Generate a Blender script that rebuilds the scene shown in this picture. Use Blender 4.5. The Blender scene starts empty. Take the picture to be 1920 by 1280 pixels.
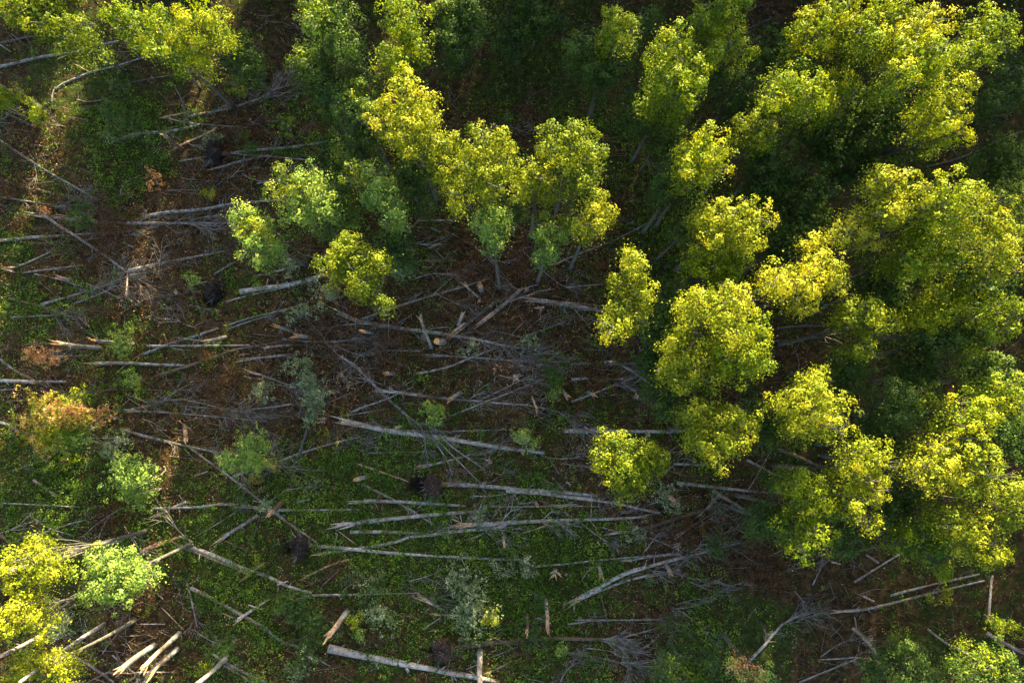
import bpy, math, random
import numpy as np
from mathutils import Vector

# ------------------------------------------------------------------ camera, sky, sun, exposure
SC = bpy.context.scene
COL = SC.collection
H = 55.0                     # drone height above the clearing, metres
TILT = math.radians(6.2)     # looks almost straight down, a touch towards the far side
F = 1297.0                   # focal length in pixels of the 1920 px wide photograph
cam = bpy.data.objects.new('camera', bpy.data.cameras.new('camera'))
COL.objects.link(cam)
cam.location = (0, 0, H)
cam.rotation_euler = (TILT, 0, 0)
cam.data.sensor_width = 36.0
cam.data.lens = 36.0 * F / 1920.0
cam.data.clip_start = 0.5
cam.data.clip_end = 4000
SC.camera = cam

SUN_EL = math.radians(15)
SUN_AZ = math.radians(14)    # clockwise from +Y, so light comes from the top of the picture
W = bpy.data.worlds.new('World')
SC.world = W
W.use_nodes = True
wn = W.node_tree
wn.nodes.clear()
sky = wn.nodes.new('ShaderNodeTexSky')
sky.sky_type = 'NISHITA'
sky.sun_disc = False
sky.sun_elevation = SUN_EL
sky.sun_rotation = SUN_AZ
sky.altitude = 200
sky.air_density = 0.8
sky.dust_density = 4.0      # hazy late light: the sky fill is pale, not deep blue
sky.ozone_density = 0.2
bg = wn.nodes.new('ShaderNodeBackground')
bg.inputs['Strength'].default_value = 0.10
wo = wn.nodes.new('ShaderNodeOutputWorld')
wn.links.new(sky.outputs[0], bg.inputs['Color'])
wn.links.new(bg.outputs[0], wo.inputs['Surface'])

sl = bpy.data.lights.new('sun', 'SUN')
sl.energy = 5.0
sl.angle = math.radians(0.5)
sl.color = (1.0, 0.81, 0.46)
sun = bpy.data.objects.new('sun', sl)
COL.objects.link(sun)
sdir = Vector((math.sin(SUN_AZ) * math.cos(SUN_EL), math.cos(SUN_AZ) * math.cos(SUN_EL), math.sin(SUN_EL)))
sun.rotation_euler = sdir.to_track_quat('Z', 'Y').to_euler()
sun.location = (0, 60, 80)

SC.view_settings.view_transform = 'Standard'
SC.view_settings.look = 'None'
SC.view_settings.exposure = 2.98
SC.view_settings.gamma = 1
SC.view_settings.use_curve_mapping = False
SC.cycles.max_bounces = 6
SC.cycles.transparent_max_bounces = 4

# ------------------------------------------------------------------ helpers
R = random.Random(11)
ct, st = math.cos(TILT), math.sin(TILT)


def ray(px, py):
    """direction of the sight line through a point of the photograph"""
    x, y = (px - 960.0) / F, (640.0 - py) / F
    return Vector((x, y * ct + st, y * st - ct))


def at(px, py, z=0.0):
    d = ray(px, py)
    return Vector((0, 0, H)) + d * ((H - z) / -d.z)


def proj(p):
    """world point -> photograph pixel"""
    v = p - Vector((0, 0, H))
    y, z = v.y * ct + v.z * st, -v.y * st + v.z * ct
    return 960 + F * v.x / -z, 640 - F * y / -z


# pits torn open where the root plates came up: x, y, radius in metres
PITS = [(*at(px, py)[:2], r) for px, py, r in ((783, 912, .9), (535, 1032, .5), (815, 1216, .5), (402, 300, .6), (394, 556, .8))]


def ground_z(x, y):
    z = (0.22 * math.sin(x * .21 + 1.3) * math.cos(y * .17) + 0.12 * math.sin(x * .53 + y * .41)
         + 0.07 * math.sin(x * 1.1 - y * .9 + 2) - 0.1)
    for a, b, r in PITS:
        d2 = ((x - a) ** 2 + (y - b) ** 2) / (r * r)
        if d2 < 6: z -= .75 * math.exp(-d2 * d2 * 1.5)
    return z


def tag(o, label=None, cat=None, group=None, kind=None):
    if label: o['label'] = label
    if cat: o['category'] = cat
    if group: o['group'] = group
    if kind: o['kind'] = kind
    return o


def empty(name, loc):
    o = bpy.data.objects.new(name, None)
    o.empty_display_size = 0.3
    o.location = loc
    COL.objects.link(o)
    return o


def link(name, me, parent=None, offset=None):
    o = bpy.data.objects.new(name, me)
    COL.objects.link(o)
    if parent is not None:
        o.parent = parent
    return o


class MB:
    """collects tubes, shards and quads (world coordinates) and builds one mesh"""
    def __init__(s):
        s.v, s.f, s.m = [], [], []

    def tube(s, pts, rads, n=6, mat=0, capmat=None, jitter=0.0, flat=1.0):
        b0 = len(s.v)
        P = [Vector(p) for p in pts]
        prev = None
        for i, p in enumerate(P):
            d = (P[min(i + 1, len(P) - 1)] - P[max(i - 1, 0)])
            if d.length < 1e-6: d = Vector((0, 0, 1))
            d.normalize()
            if prev is None:
                u = d.cross(Vector((0, 0, 1)) if abs(d.z) < .9 else Vector((1, 0, 0))).normalized()
            else:
                u = (prev - d * prev.dot(d))
                u = u.normalized() if u.length > 1e-5 else d.orthogonal().normalized()
            prev = u
            w = d.cross(u)
            for k in range(n):
                a = 2 * math.pi * k / n
                r = rads[i] * (1 + (R.uniform(-jitter, jitter) if jitter else 0))
                s.v.append(p + u * (r * math.cos(a)) + w * (r * math.sin(a) * flat))
        for i in range(len(P) - 1):
            for k in range(n):
                a, b = b0 + i * n + k, b0 + i * n + (k + 1) % n
                s.f.append((a, b, b + n, a + n)); s.m.append(mat)
        cm = mat if capmat is None else capmat
        s.f.append(tuple(b0 + k for k in range(n))[::-1]); s.m.append(cm)
        e = b0 + (len(P) - 1) * n
        s.f.append(tuple(e + k for k in range(n))); s.m.append(cm)

    def shard(s, p, d, length, w, th, mat=0):
        """a splinter of split wood: a wedge that runs out to an edge"""
        d = Vector(d).normalized()
        u = d.cross(Vector((0, 0, 1)))
        u = u.normalized() if u.length > 1e-4 else Vector((1, 0, 0))
        t = u.cross(d)
        b = len(s.v)
        sk = R.uniform(-.4, .4) * w
        for q in ((-w / 2, -th / 2, 0), (w / 2, -th / 2, 0), (w / 2, th / 2, 0), (-w / 2, th / 2, 0)):
            s.v.append(p + u * q[0] + t * q[1])
        m = p + d * length * R.uniform(.45, .7)
        for q in ((-w * .42, -th * .4), (w * .36, -th * .4), (w * .36, th * .4), (-w * .42, th * .4)):
            s.v.append(m + u * (q[0] + sk * .5) + t * q[1])
        e = p + d * length
        s.v.append(e + u * (sk - w * .06)); s.v.append(e + u * (sk + w * .06))
        for k in range(4):
            s.f.append((b + k, b + (k + 1) % 4, b + 4 + (k + 1) % 4, b + 4 + k)); s.m.append(mat)
        s.f += [(b + 4, b + 5, b + 9, b + 8), (b + 7, b + 8, b + 9, b + 6), (b + 5, b + 6, b + 9), (b + 4, b + 8, b + 7), (b + 3, b + 2, b + 1, b)]
        s.m += [mat] * 5

    def build(s, name, mats, parent=None, smooth=True):
        me = bpy.data.meshes.new(name)
        o0 = Vector((0, 0, 0))
        if parent is not None:
            o0 = parent['_w'] if False else WORLD[parent.name]
        me.from_pydata([tuple(v - o0) for v in s.v], [], s.f)
        for m in (mats if isinstance(mats, (list, tuple)) else [mats]):
            me.materials.append(m)
        if any(s.m):
            me.polygons.foreach_set('material_index', s.m)
        if smooth:
            me.polygons.foreach_set('use_smooth', [True] * len(me.polygons))
        me.update()
        return link(name, me, parent)


WORLD = {}                    # world position of every Empty and of the parts under it


def thing(name, loc, label, cat, group=None):
    o = empty(name, loc)
    WORLD[o.name] = Vector(loc)
    tag(o, label, cat, group)
    return o


def part(mb, name, mats, parent, smooth=True):
    o = mb.build(name, mats, parent, smooth)
    WORLD[o.name] = WORLD[parent.name]
    return o


NPR = np.random.default_rng(5)


def leaf_mesh(name, cen, nrm, size, val, mats, origin=(0, 0, 0), aspect=.72, midx=None, curl=0.18):
    """cen (N,3) leaf centres, nrm (N,3) facing, size (N,), val (N,) tint: each leaf is a small pointed blade"""
    n = len(cen)
    nrm = nrm / (np.linalg.norm(nrm, axis=1, keepdims=True) + 1e-9)
    rnd = NPR.normal(size=(n, 3))
    u = np.cross(nrm, rnd); u /= (np.linalg.norm(u, axis=1, keepdims=True) + 1e-9)
    w = np.cross(nrm, u)
    s = size[:, None]
    c = cen - np.array(origin)
    v = np.empty((n, 4, 3), np.float32)
    v[:, 0] = c - u * s * .5
    v[:, 1] = c - w * s * aspect * .5 - u * s * .08 + nrm * s * curl
    v[:, 2] = c + u * s * .5
    v[:, 3] = c + w * s * aspect * .5 - u * s * .08 + nrm * s * curl
    me = bpy.data.meshes.new(name)
    me.vertices.add(n * 4)
    me.vertices.foreach_set('co', v.reshape(-1))
    me.loops.add(n * 4)
    me.loops.foreach_set('vertex_index', np.arange(n * 4, dtype=np.int32))
    me.polygons.add(n)
    me.polygons.foreach_set('loop_start', np.arange(0, n * 4, 4, dtype=np.int32))
    me.polygons.foreach_set('loop_total', np.full(n, 4, np.int32))
    for m in mats: me.materials.append(m)
    if midx is not None:
        me.polygons.foreach_set('material_index', midx.astype(np.int32))
    a = me.attributes.new('tint', 'FLOAT', 'POINT')
    a.data.foreach_set('value', np.repeat(np.clip(val, 0, 1), 4).astype(np.float32))
    me.update(calc_edges=True)
    return me


# ------------------------------------------------------------------ materials
def newmat(name):
    m = bpy.data.materials.new(name)
    m.use_nodes = True
    nt = m.node_tree
    nt.nodes.clear()
    out = nt.nodes.new('ShaderNodeOutputMaterial')
    return m, nt, out


def ramp(nt, stops):
    r = nt.nodes.new('ShaderNodeValToRGB')
    el = r.color_ramp.elements
    while len(el) > 1: el.remove(el[-1])
    el[0].position, el[0].color = stops[0][0], (*stops[0][1], 1)
    for p, c in stops[1:]:
        e = el.new(p); e.color = (*c, 1)
    return r


def leafmat(name, stops, trans, tmix=0.26, rough=.55):
    m, nt, out = newmat(name)
    at_ = nt.nodes.new('ShaderNodeAttribute'); at_.attribute_name = 'tint'
    r = ramp(nt, stops)
    nt.links.new(at_.outputs['Fac'], r.inputs[0])
    p = nt.nodes.new('ShaderNodeBsdfPrincipled')
    p.inputs['Roughness'].default_value = rough
    p.inputs['Specular IOR Level'].default_value = 0.1
    nt.links.new(r.outputs[0], p.inputs['Base Color'])
    t = nt.nodes.new('ShaderNodeBsdfTranslucent')
    mx = nt.nodes.new('ShaderNodeMixRGB'); mx.blend_type = 'MULTIPLY'; mx.inputs[0].default_value = 1
    mx.inputs[2].default_value = (*trans, 1)
    nt.links.new(r.outputs[0], mx.inputs[1])
    nt.links.new(mx.outputs[0], t.inputs['Color'])
    ms = nt.nodes.new('ShaderNodeMixShader'); ms.inputs[0].default_value = tmix
    nt.links.new(p.outputs[0], ms.inputs[1]); nt.links.new(t.outputs[0], ms.inputs[2])
    nt.links.new(ms.outputs[0], out.inputs['Surface'])
    return m


LEAF = {
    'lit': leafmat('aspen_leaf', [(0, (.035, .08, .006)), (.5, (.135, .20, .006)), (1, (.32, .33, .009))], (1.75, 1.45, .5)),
    'gold': leafmat('aspen_leaf_golden', [(0, (.05, .09, .006)), (.5, (.18, .225, .008)), (1, (.42, .41, .03))], (1.7, 1.35, .5)),  # golden leaf; as a tuft on green crowns it imitates sunlight
    'pale': leafmat('aspen_leaf_pale', [(0, (.05, .11, .025)), (.5, (.16, .26, .045)), (1, (.38, .42, .07))], (1.5, 1.4, .6)),
    'dull': leafmat('dull_shaded_leaf', [(0, (.022, .05, .012)), (.5, (.055, .108, .022)), (1, (.12, .17, .03))], (1.5, 1.4, .5), .35),  # dimmer leaf; shade is put into the colour of the dull crowns
    'silver': leafmat('silver_underside_leaf', [(0, (.06, .10, .035)), (.5, (.17, .22, .10)), (1, (.46, .50, .32))], (1.2, 1.2, .7), .25),
    'orange': leafmat('dead_orange_leaf', [(0, (.16, .07, .02)), (.5, (.42, .22, .08)), (1, (.66, .42, .22))], (1.3, 1.0, .6), .3),
    'brown': leafmat('dead_brown_leaf', [(0, (.03, .015, .006)), (.5, (.10, .048, .016)), (1, (.22, .105, .035))], (1.2, 1, .7), .2),
    'cover': leafmat('undergrowth_leaf', [(0, (.018, .045, .004)), (.42, (.075, .150, .014)), (.75, (.18, .275, .026)), (1, (.42, .42, .05))], (1.5, 1.35, .5), .3),
    'litter': leafmat('leaf_litter', [(0, (.02, .012, .005)), (.5, (.13, .062, .018)), (.85, (.30, .15, .045)), (1, (.42, .30, .17))], (1, 1, 1), .1),
    'grass': leafmat('dry_grass', [(0, (.035, .045, .012)), (.5, (.09, .09, .03)), (1, (.2, .17, .08))], (1.2, 1.1, .6), .25),
}


def barkmat(name, light, mid, dark, scale=3.0, moss=None, mossfac=.5):
    m, nt, out = newmat(name)
    tc = nt.nodes.new('ShaderNodeTexCoord')
    n1 = nt.nodes.new('ShaderNodeTexNoise'); n1.inputs['Scale'].default_value = scale; n1.inputs['Detail'].default_value = 8
    n1.inputs['Roughness'].default_value = .7
    nt.links.new(tc.outputs['Object'], n1.inputs['Vector'])
    r = ramp(nt, [(.34, dark), (.45, mid), (.56, light), (.70, mid), (.80, dark)])
    nt.links.new(n1.outputs['Fac'], r.inputs[0])
    col = r.outputs[0]
    # dark knots and scars
    v = nt.nodes.new('ShaderNodeTexVoronoi'); v.inputs['Scale'].default_value = scale * .9
    nt.links.new(tc.outputs['Object'], v.inputs['Vector'])
    vr = ramp(nt, [(.0, (.12, .10, .09)), (.16, (.3, .27, .25)), (.26, (1, 1, 1))])
    nt.links.new(v.outputs['Distance'], vr.inputs[0])
    mm = nt.nodes.new('ShaderNodeMixRGB'); mm.blend_type = 'MULTIPLY'; mm.inputs[0].default_value = .8
    nt.links.new(col, mm.inputs[1]); nt.links.new(vr.outputs[0], mm.inputs[2])
    col = mm.outputs[0]
    if moss:
        n2 = nt.nodes.new('ShaderNodeTexNoise'); n2.inputs['Scale'].default_value = 1.1; n2.inputs['Detail'].default_value = 6
        nt.links.new(tc.outputs['Object'], n2.inputs['Vector'])
        r2 = ramp(nt, [(.49, (0, 0, 0)), (.58, (mossfac,) * 3)])
        nt.links.new(n2.outputs['Fac'], r2.inputs[0])
        mx = nt.nodes.new('ShaderNodeMixRGB')
        nt.links.new(r2.outputs[0], mx.inputs[0]); nt.links.new(col, mx.inputs[1]); mx.inputs[2].default_value = (*moss, 1)
        col = mx.outputs[0]
    p = nt.nodes.new('ShaderNodeBsdfPrincipled')
    p.inputs['Roughness'].default_value = .85
    p.inputs['Specular IOR Level'].default_value = .2
    nt.links.new(col, p.inputs['Base Color'])
    b = nt.nodes.new('ShaderNodeBump'); b.inputs['Strength'].default_value = .5; b.inputs['Distance'].default_value = .03
    n3 = nt.nodes.new('ShaderNodeTexNoise'); n3.inputs['Scale'].default_value = 14; n3.inputs['Detail'].default_value = 4
    nt.links.new(tc.outputs['Object'], n3.inputs['Vector'])
    nt.links.new(n3.outputs['Fac'], b.inputs['Height']); nt.links.new(b.outputs[0], p.inputs['Normal'])
    nt.links.new(p.outputs[0], out.inputs['Surface'])
    return m


BARK = barkmat('aspen_bark', (.26, .262, .245), (.155, .155, .14), (.05, .043, .034), 3.2, (.14, .085, .05), .7)
BARKP = barkmat('weathered_bark', (.33, .322, .30), (.22, .21, .19), (.08, .068, .054), 3.0, (.22, .16, .11), .5)
BARKD = barkmat('dark_bark', (.10, .095, .085), (.06, .053, .046), (.025, .02, .017), 4.0, (.05, .06, .025), .7)
BARKB = barkmat('brown_bark', (.12, .085, .062), (.07, .047, .033), (.03, .02, .014), 4.0, (.07, .07, .03), .5)
BARKL = barkmat('standing_bark', (.105, .105, .09), (.065, .062, .052), (.028, .024, .019), 3.5, (.10, .10, .05), .5)
WOOD = barkmat('split_wood', (.42, .29, .185), (.29, .185, .11), (.13, .075, .035), 5.0)
WOODG = barkmat('grey_split_wood', (.38, .32, .27), (.26, .21, .17), (.12, .09, .065), 5.0)
WOODO = barkmat('orange_heartwood', (.72, .42, .18), (.50, .25, .09), (.22, .09, .04), 7.0)
SOIL = barkmat('root_soil', (.018, .012, .009), (.008, .006, .005), (.003, .002, .002), 5.0)
SOILR = barkmat('red_root_soil', (.040, .024, .016), (.018, .011, .008), (.008, .006, .004), 6.0)
TWIG = barkmat('twig_bark', (.24, .225, .205), (.14, .122, .105), (.045, .036, .03), 2.0)


def groundmat():
    m, nt, out = newmat('forest_floor')
    tc = nt.nodes.new('ShaderNodeTexCoord')
    def noise(sc, det=8, rough=.65):
        n = nt.nodes.new('ShaderNodeTexNoise'); n.inputs['Scale'].default_value = sc; n.inputs['Detail'].default_value = det
        n.inputs['Roughness'].default_value = rough
        nt.links.new(tc.outputs['Object'], n.inputs['Vector']); return n
    fine = noise(1.6, 12, .8)
    soil = ramp(nt, [(.32, (.005, .0035, .002)), (.46, (.022, .014, .006)), (.56, (.055, .034, .013)), (.66, (.12, .08, .032)), (.8, (.24, .18, .09))])
    nt.links.new(fine.outputs['Fac'], soil.inputs[0])
    green = ramp(nt, [(.32, (.005, .007, .002)), (.5, (.020, .030, .005)), (.7, (.075, .09, .015))])
    f2 = noise(2.3, 10, .8)
    nt.links.new(f2.outputs['Fac'], green.inputs[0])
    at_ = nt.nodes.new('ShaderNodeAttribute'); at_.attribute_name = 'green'
    big = noise(.9, 6, .7)
    ad = nt.nodes.new('ShaderNodeMath'); ad.operation = 'ADD'
    sb = nt.nodes.new('ShaderNodeMath'); sb.operation = 'SUBTRACT'; sb.inputs[1].default_value = .5
    nt.links.new(big.outputs['Fac'], sb.inputs[0]); nt.links.new(at_.outputs['Fac'], ad.inputs[0]); nt.links.new(sb.outputs[0], ad.inputs[1])
    rr = ramp(nt, [(.35, (0, 0, 0)), (.62, (1, 1, 1))])
    nt.links.new(ad.outputs[0], rr.inputs[0])
    mx = nt.nodes.new('ShaderNodeMixRGB')
    nt.links.new(rr.outputs[0], mx.inputs[0]); nt.links.new(soil.outputs[0], mx.inputs[1]); nt.links.new(green.outputs[0], mx.inputs[2])
    ts = nt.nodes.new('ShaderNodeAttribute'); ts.attribute_name = 'torn_soil'
    m2 = nt.nodes.new('ShaderNodeMixRGB'); m2.inputs[2].default_value = (.008, .006, .005, 1)     # bare soil in the pits, near black towards their middle
    nt.links.new(ts.outputs['Fac'], m2.inputs[0]); nt.links.new(mx.outputs[0], m2.inputs[1]); mx = m2
    p = nt.nodes.new('ShaderNodeBsdfPrincipled'); p.inputs['Roughness'].default_value = .95
    p.inputs['Specular IOR Level'].default_value = .1
    nt.links.new(mx.outputs[0], p.inputs['Base Color'])
    b = nt.nodes.new('ShaderNodeBump'); b.inputs['Strength'].default_value = .8; b.inputs['Distance'].default_value = .12
    nt.links.new(fine.outputs['Fac'], b.inputs['Height']); nt.links.new(b.outputs[0], p.inputs['Normal'])
    nt.links.new(p.outputs[0], out.inputs['Surface'])
    return m


# where the floor is overgrown (green) and where dead tops and litter make it brown; (px, py, radius px, strength)
GREEN = [(860, 1080, 170, .5), (620, 930, 120, .3), (1380, 1150, 170, .5), (690, 1010, 90, .3), (110, 910, 100, .5), (380, 1050, 110, .4),
         (1000, 890, 70, .35), (1050, 170, 160, .35), (720, 870, 90, .3), (430, 1150, 100, .25), (170, 150, 150, .3), (230, 260, 120, .3),
         (1020, 1010, 110, .35), (40, 610, 70, .3), (380, 450, 60, .25), (880, 1080, 100, .3), (1250, 480, 120, .2), (1700, 1130, 120, .1),
         (1150, 560, 60, .1), (760, 770, 90, .2), (520, 900, 80, .2), (900, 760, 60, .15), (560, 240, 70, .3), (1080, 1100, 120, .3)]
BROWN = [(650, 650, 130, .6), (440, 760, 120, .5), (390, 400, 120, .5), (1050, 430, 120, .4), (960, 500, 110, .5), (1360, 1010, 130, .7),
         (260, 1190, 90, .5), (300, 490, 110, .45), (950, 950, 60, .5), (1200, 1200, 110, .4), (900, 600, 110, .4), (1180, 680, 90, .6),
         (900, 640, 120, .4), (970, 720, 90, .4), (120, 500, 90, .3), (60, 300, 110, .3), (470, 240, 110, .45), (1100, 860, 60, .5),
         (700, 960, 50, .3), (1210, 960, 80, .4), (90, 680, 80, .4), (1000, 230, 60, .4), (1600, 1180, 120, .5), (470, 640, 90, .3), (560, 700, 80, .4)]


def _world_spots(L):
    o = []
    for px, py, r, s in L:
        p = at(px, py)
        o.append((p.x, p.y, r * H / F, s))
    return o


GW, BW = _world_spots(GREEN), _world_spots(BROWN)
_ph = [(R.uniform(0, 6.28), R.uniform(0, 6.28), R.uniform(0, 6.28)) for _ in range(14)]


def fbm(x, y, base=.16, octs=5):
    t = 0; a = 1; f = base; tot = 0
    for k in range(octs):
        p = _ph[k]; q = _ph[k + 5]
        t = t + a * (np.sin(x * f * 1.0 + y * f * .6 + p[0] + 1.7 * np.sin(y * f * .9 + q[0])) * np.cos(y * f * 1.1 - x * f * .45 + p[1] + 1.3 * np.sin(x * f * .8 + q[1])))
        tot += a; a *= .72; f *= 1.93
    return t / tot


def greenness(x, y):
    g = .44 + .26 * fbm(x, y) + .42 * fbm(x + 11, y - 4, .75, 4)
    for sx, sy, r, s in GW:
        g = g + .7 * s * np.exp(-((x - sx) ** 2 + (y - sy) ** 2) / (r * r) * 1.2)
    for sx, sy, r, s in BW:
        g = g - .75 * s * np.exp(-((x - sx) ** 2 + (y - sy) ** 2) / (r * r) * 1.2)
    return np.clip(g, 0, 1)


def pit(x, y):
    p = 0 * x
    for a, b, r in PITS:
        p = np.maximum(p, np.exp(-(((x - a) ** 2 + (y - b) ** 2) / (r * r)) ** 2 * 1.5))
    return p


def gz(x, y):
    return -.75 * pit(x, y) + (0.22 * np.sin(x * .21 + 1.3) * np.cos(y * .17) + 0.12 * np.sin(x * .53 + y * .41) + 0.07 * np.sin(x * 1.1 - y * .9 + 2) - 0.1)


def gat(px, py, dz=0.0):
    """the point of the ground seen at a pixel"""
    p = at(px, py, 0)
    for _ in range(2):
        p = at(px, py, ground_z(p.x, p.y) + dz)
    return p


# ------------------------------------------------------------------ the ground: one sheet to the horizon
def axis(lo, hi, step):
    a = list(np.arange(lo, hi + .01, step))
    s = step; x = hi
    right = []
    while x < 1500:
        s *= 1.35; x += s; right.append(x)
    s = step; x = lo; left = []
    while x > -1500:
        s *= 1.35; x -= s; left.append(x)
    return np.array(left[::-1] + a + right)


xs, ys = axis(-62, 62, .5), axis(-34, 60, .5)
X, Y = np.meshgrid(xs, ys)
Z = gz(X, Y) + .035 * fbm(X, Y, 1.3, 4)
nx, ny = len(xs), len(ys)
me = bpy.data.meshes.new('ground')
vv = np.stack([X, Y, Z], -1).reshape(-1, 3)
idx = np.arange(nx * ny).reshape(ny, nx)
ff = np.stack([idx[:-1, :-1], idx[:-1, 1:], idx[1:, 1:], idx[1:, :-1]], -1).reshape(-1, 4)
me.from_pydata(vv.tolist(), [], ff.tolist())
me.materials.append(groundmat())
a = me.attributes.new('green', 'FLOAT', 'POINT')
a.data.foreach_set('value', greenness(X, Y).reshape(-1).astype(np.float32))
a = me.attributes.new('torn_soil', 'FLOAT', 'POINT')
a.data.foreach_set('value', pit(X, Y).reshape(-1).astype(np.float32))
me.polygons.foreach_set('use_smooth', [True] * len(me.polygons))
tag(link('ground', me), label='dark forest floor of soil, litter and low green growth', kind='structure')

# ------------------------------------------------------------------ foliage: clusters of leaves on the shell of irregular lobes
def crown_leaves(blobs, rng, leaf=.16, dens=5.0, per=26, skirt=None, clus=.34, up=-.35, ragged=.45):
    """blobs: (centre, rx, rz) in world metres -> centres, normals, sizes, tints"""
    C, N, S, T = [], [], [], []
    for (c, r, rz) in blobs:
        n = max(6, int(dens * 4.2 * r * (r * .5 + rz * .5)))
        d = rng.normal(size=(n * 2, 3)); d /= np.linalg.norm(d, axis=1, keepdims=True)
        d = d[d[:, 2] > up][:n]
        n = len(d)
        ph = rng.uniform(0, 6.28, 6)
        lob = (np.sin(d[:, 0] * 3.1 + ph[0]) * np.sin(d[:, 1] * 3.4 + ph[1]) + np.sin(d[:, 2] * 4 + d[:, 0] * 3 + ph[2]) * .6
               + np.sin(d[:, 1] * 7 + ph[3]) * np.sin(d[:, 0] * 6 + ph[4]) * .5)
        rad = .80 + ragged * .36 * lob + rng.normal(size=n) * .06
        inner = rng.random(n) < .22
        rad = np.where(inner, rad * rng.uniform(.3, .85, n), rad)
        cc = np.array(c) + d * rad[:, None] * np.array([r, r, rz])
        cr = clus * rng.uniform(.55, 1.25, n)
        k = np.maximum(4, (per * (cr / clus) ** 1.7 * rng.uniform(.6, 1.3, n))).astype(int)
        ii = np.repeat(np.arange(n), k)
        cd = rng.normal(size=(len(ii), 3)) + d[ii] * .5 + np.array([0, 0, .45]); cd /= np.linalg.norm(cd, axis=1, keepdims=True)
        off = cd * (cr[ii] * rng.uniform(.35, 1.08, len(ii)) ** .8)[:, None] * np.array([1, 1, .75])
        C.append(cc[ii] + off)
        nn = d[ii] * .35 + cd * .9 + rng.normal(size=(len(ii), 3)) * .33 + np.array([0, 0, .15])
        N.append(nn)
        S.append(leaf * rng.uniform(.6, 1.35, len(ii)))
        tv = np.clip(.5 + .17 * rng.normal(size=n), 0, 1)[ii] + rng.normal(size=len(ii)) * .12
        T.append(tv)
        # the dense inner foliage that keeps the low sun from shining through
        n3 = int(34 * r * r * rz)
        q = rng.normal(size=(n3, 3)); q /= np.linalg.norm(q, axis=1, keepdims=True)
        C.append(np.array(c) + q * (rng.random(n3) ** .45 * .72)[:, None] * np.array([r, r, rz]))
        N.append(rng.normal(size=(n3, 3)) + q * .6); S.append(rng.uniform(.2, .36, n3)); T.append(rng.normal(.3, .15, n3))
        if skirt:  # lower crown leaves: darker tints imitate shade from neighbouring trees
            n3 = int(16 * r * r * skirt * .5)
            az = rng.uniform(0, 6.28, n3); t = rng.random(n3); rr = r * (.65 - .3 * t) * rng.random(n3) ** .5
            C.append(np.stack([c[0] + np.cos(az) * rr, c[1] + np.sin(az) * rr, c[2] - rz * .3 - t * skirt], 1))
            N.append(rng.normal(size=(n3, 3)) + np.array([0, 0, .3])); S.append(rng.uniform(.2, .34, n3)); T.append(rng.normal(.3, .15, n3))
            n2 = int(dens * 3.0 * r * skirt)
            az = rng.uniform(0, 6.28, n2); t = rng.random(n2) ** 1.15
            rr = r * (.80 - .45 * t) * rng.uniform(.35, 1.1, n2)
            cc = np.stack([c[0] + np.cos(az) * rr, c[1] + np.sin(az) * rr, c[2] - rz * .25 - t * skirt], 1)
            k = np.maximum(3, (per * .55 * rng.uniform(.5, 1.3, n2))).astype(int)
            ii = np.repeat(np.arange(n2), k)
            off = rng.normal(size=(len(ii), 3)) * clus * np.array([.7, .7, .4])
            C.append(cc[ii] + off)
            N.append(rng.normal(size=(len(ii), 3)) * .6 + np.array([0, 0, .7]))
            S.append(leaf * rng.uniform(.6, 1.25, len(ii)))
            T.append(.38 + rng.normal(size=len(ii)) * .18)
    return np.concatenate(C), np.concatenate(N), np.concatenate(S), np.concatenate(T)


LEAVES = [0]


def bent(p, q, n, sag, rng=R):
    """points from p to q with a natural wander"""
    p, q = Vector(p), Vector(q)
    L = (q - p).length
    o = []
    a = Vector((rng.uniform(-1, 1), rng.uniform(-1, 1), rng.uniform(-.6, .6))) * L * sag
    b = Vector((rng.uniform(-1, 1), rng.uniform(-1, 1), rng.uniform(-.6, .6))) * L * sag * .5
    for i in range(n + 1):
        t = i / n
        o.append(p.lerp(q, t) + a * math.sin(math.pi * t) + b * math.sin(2 * math.pi * t))
    return o


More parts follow.
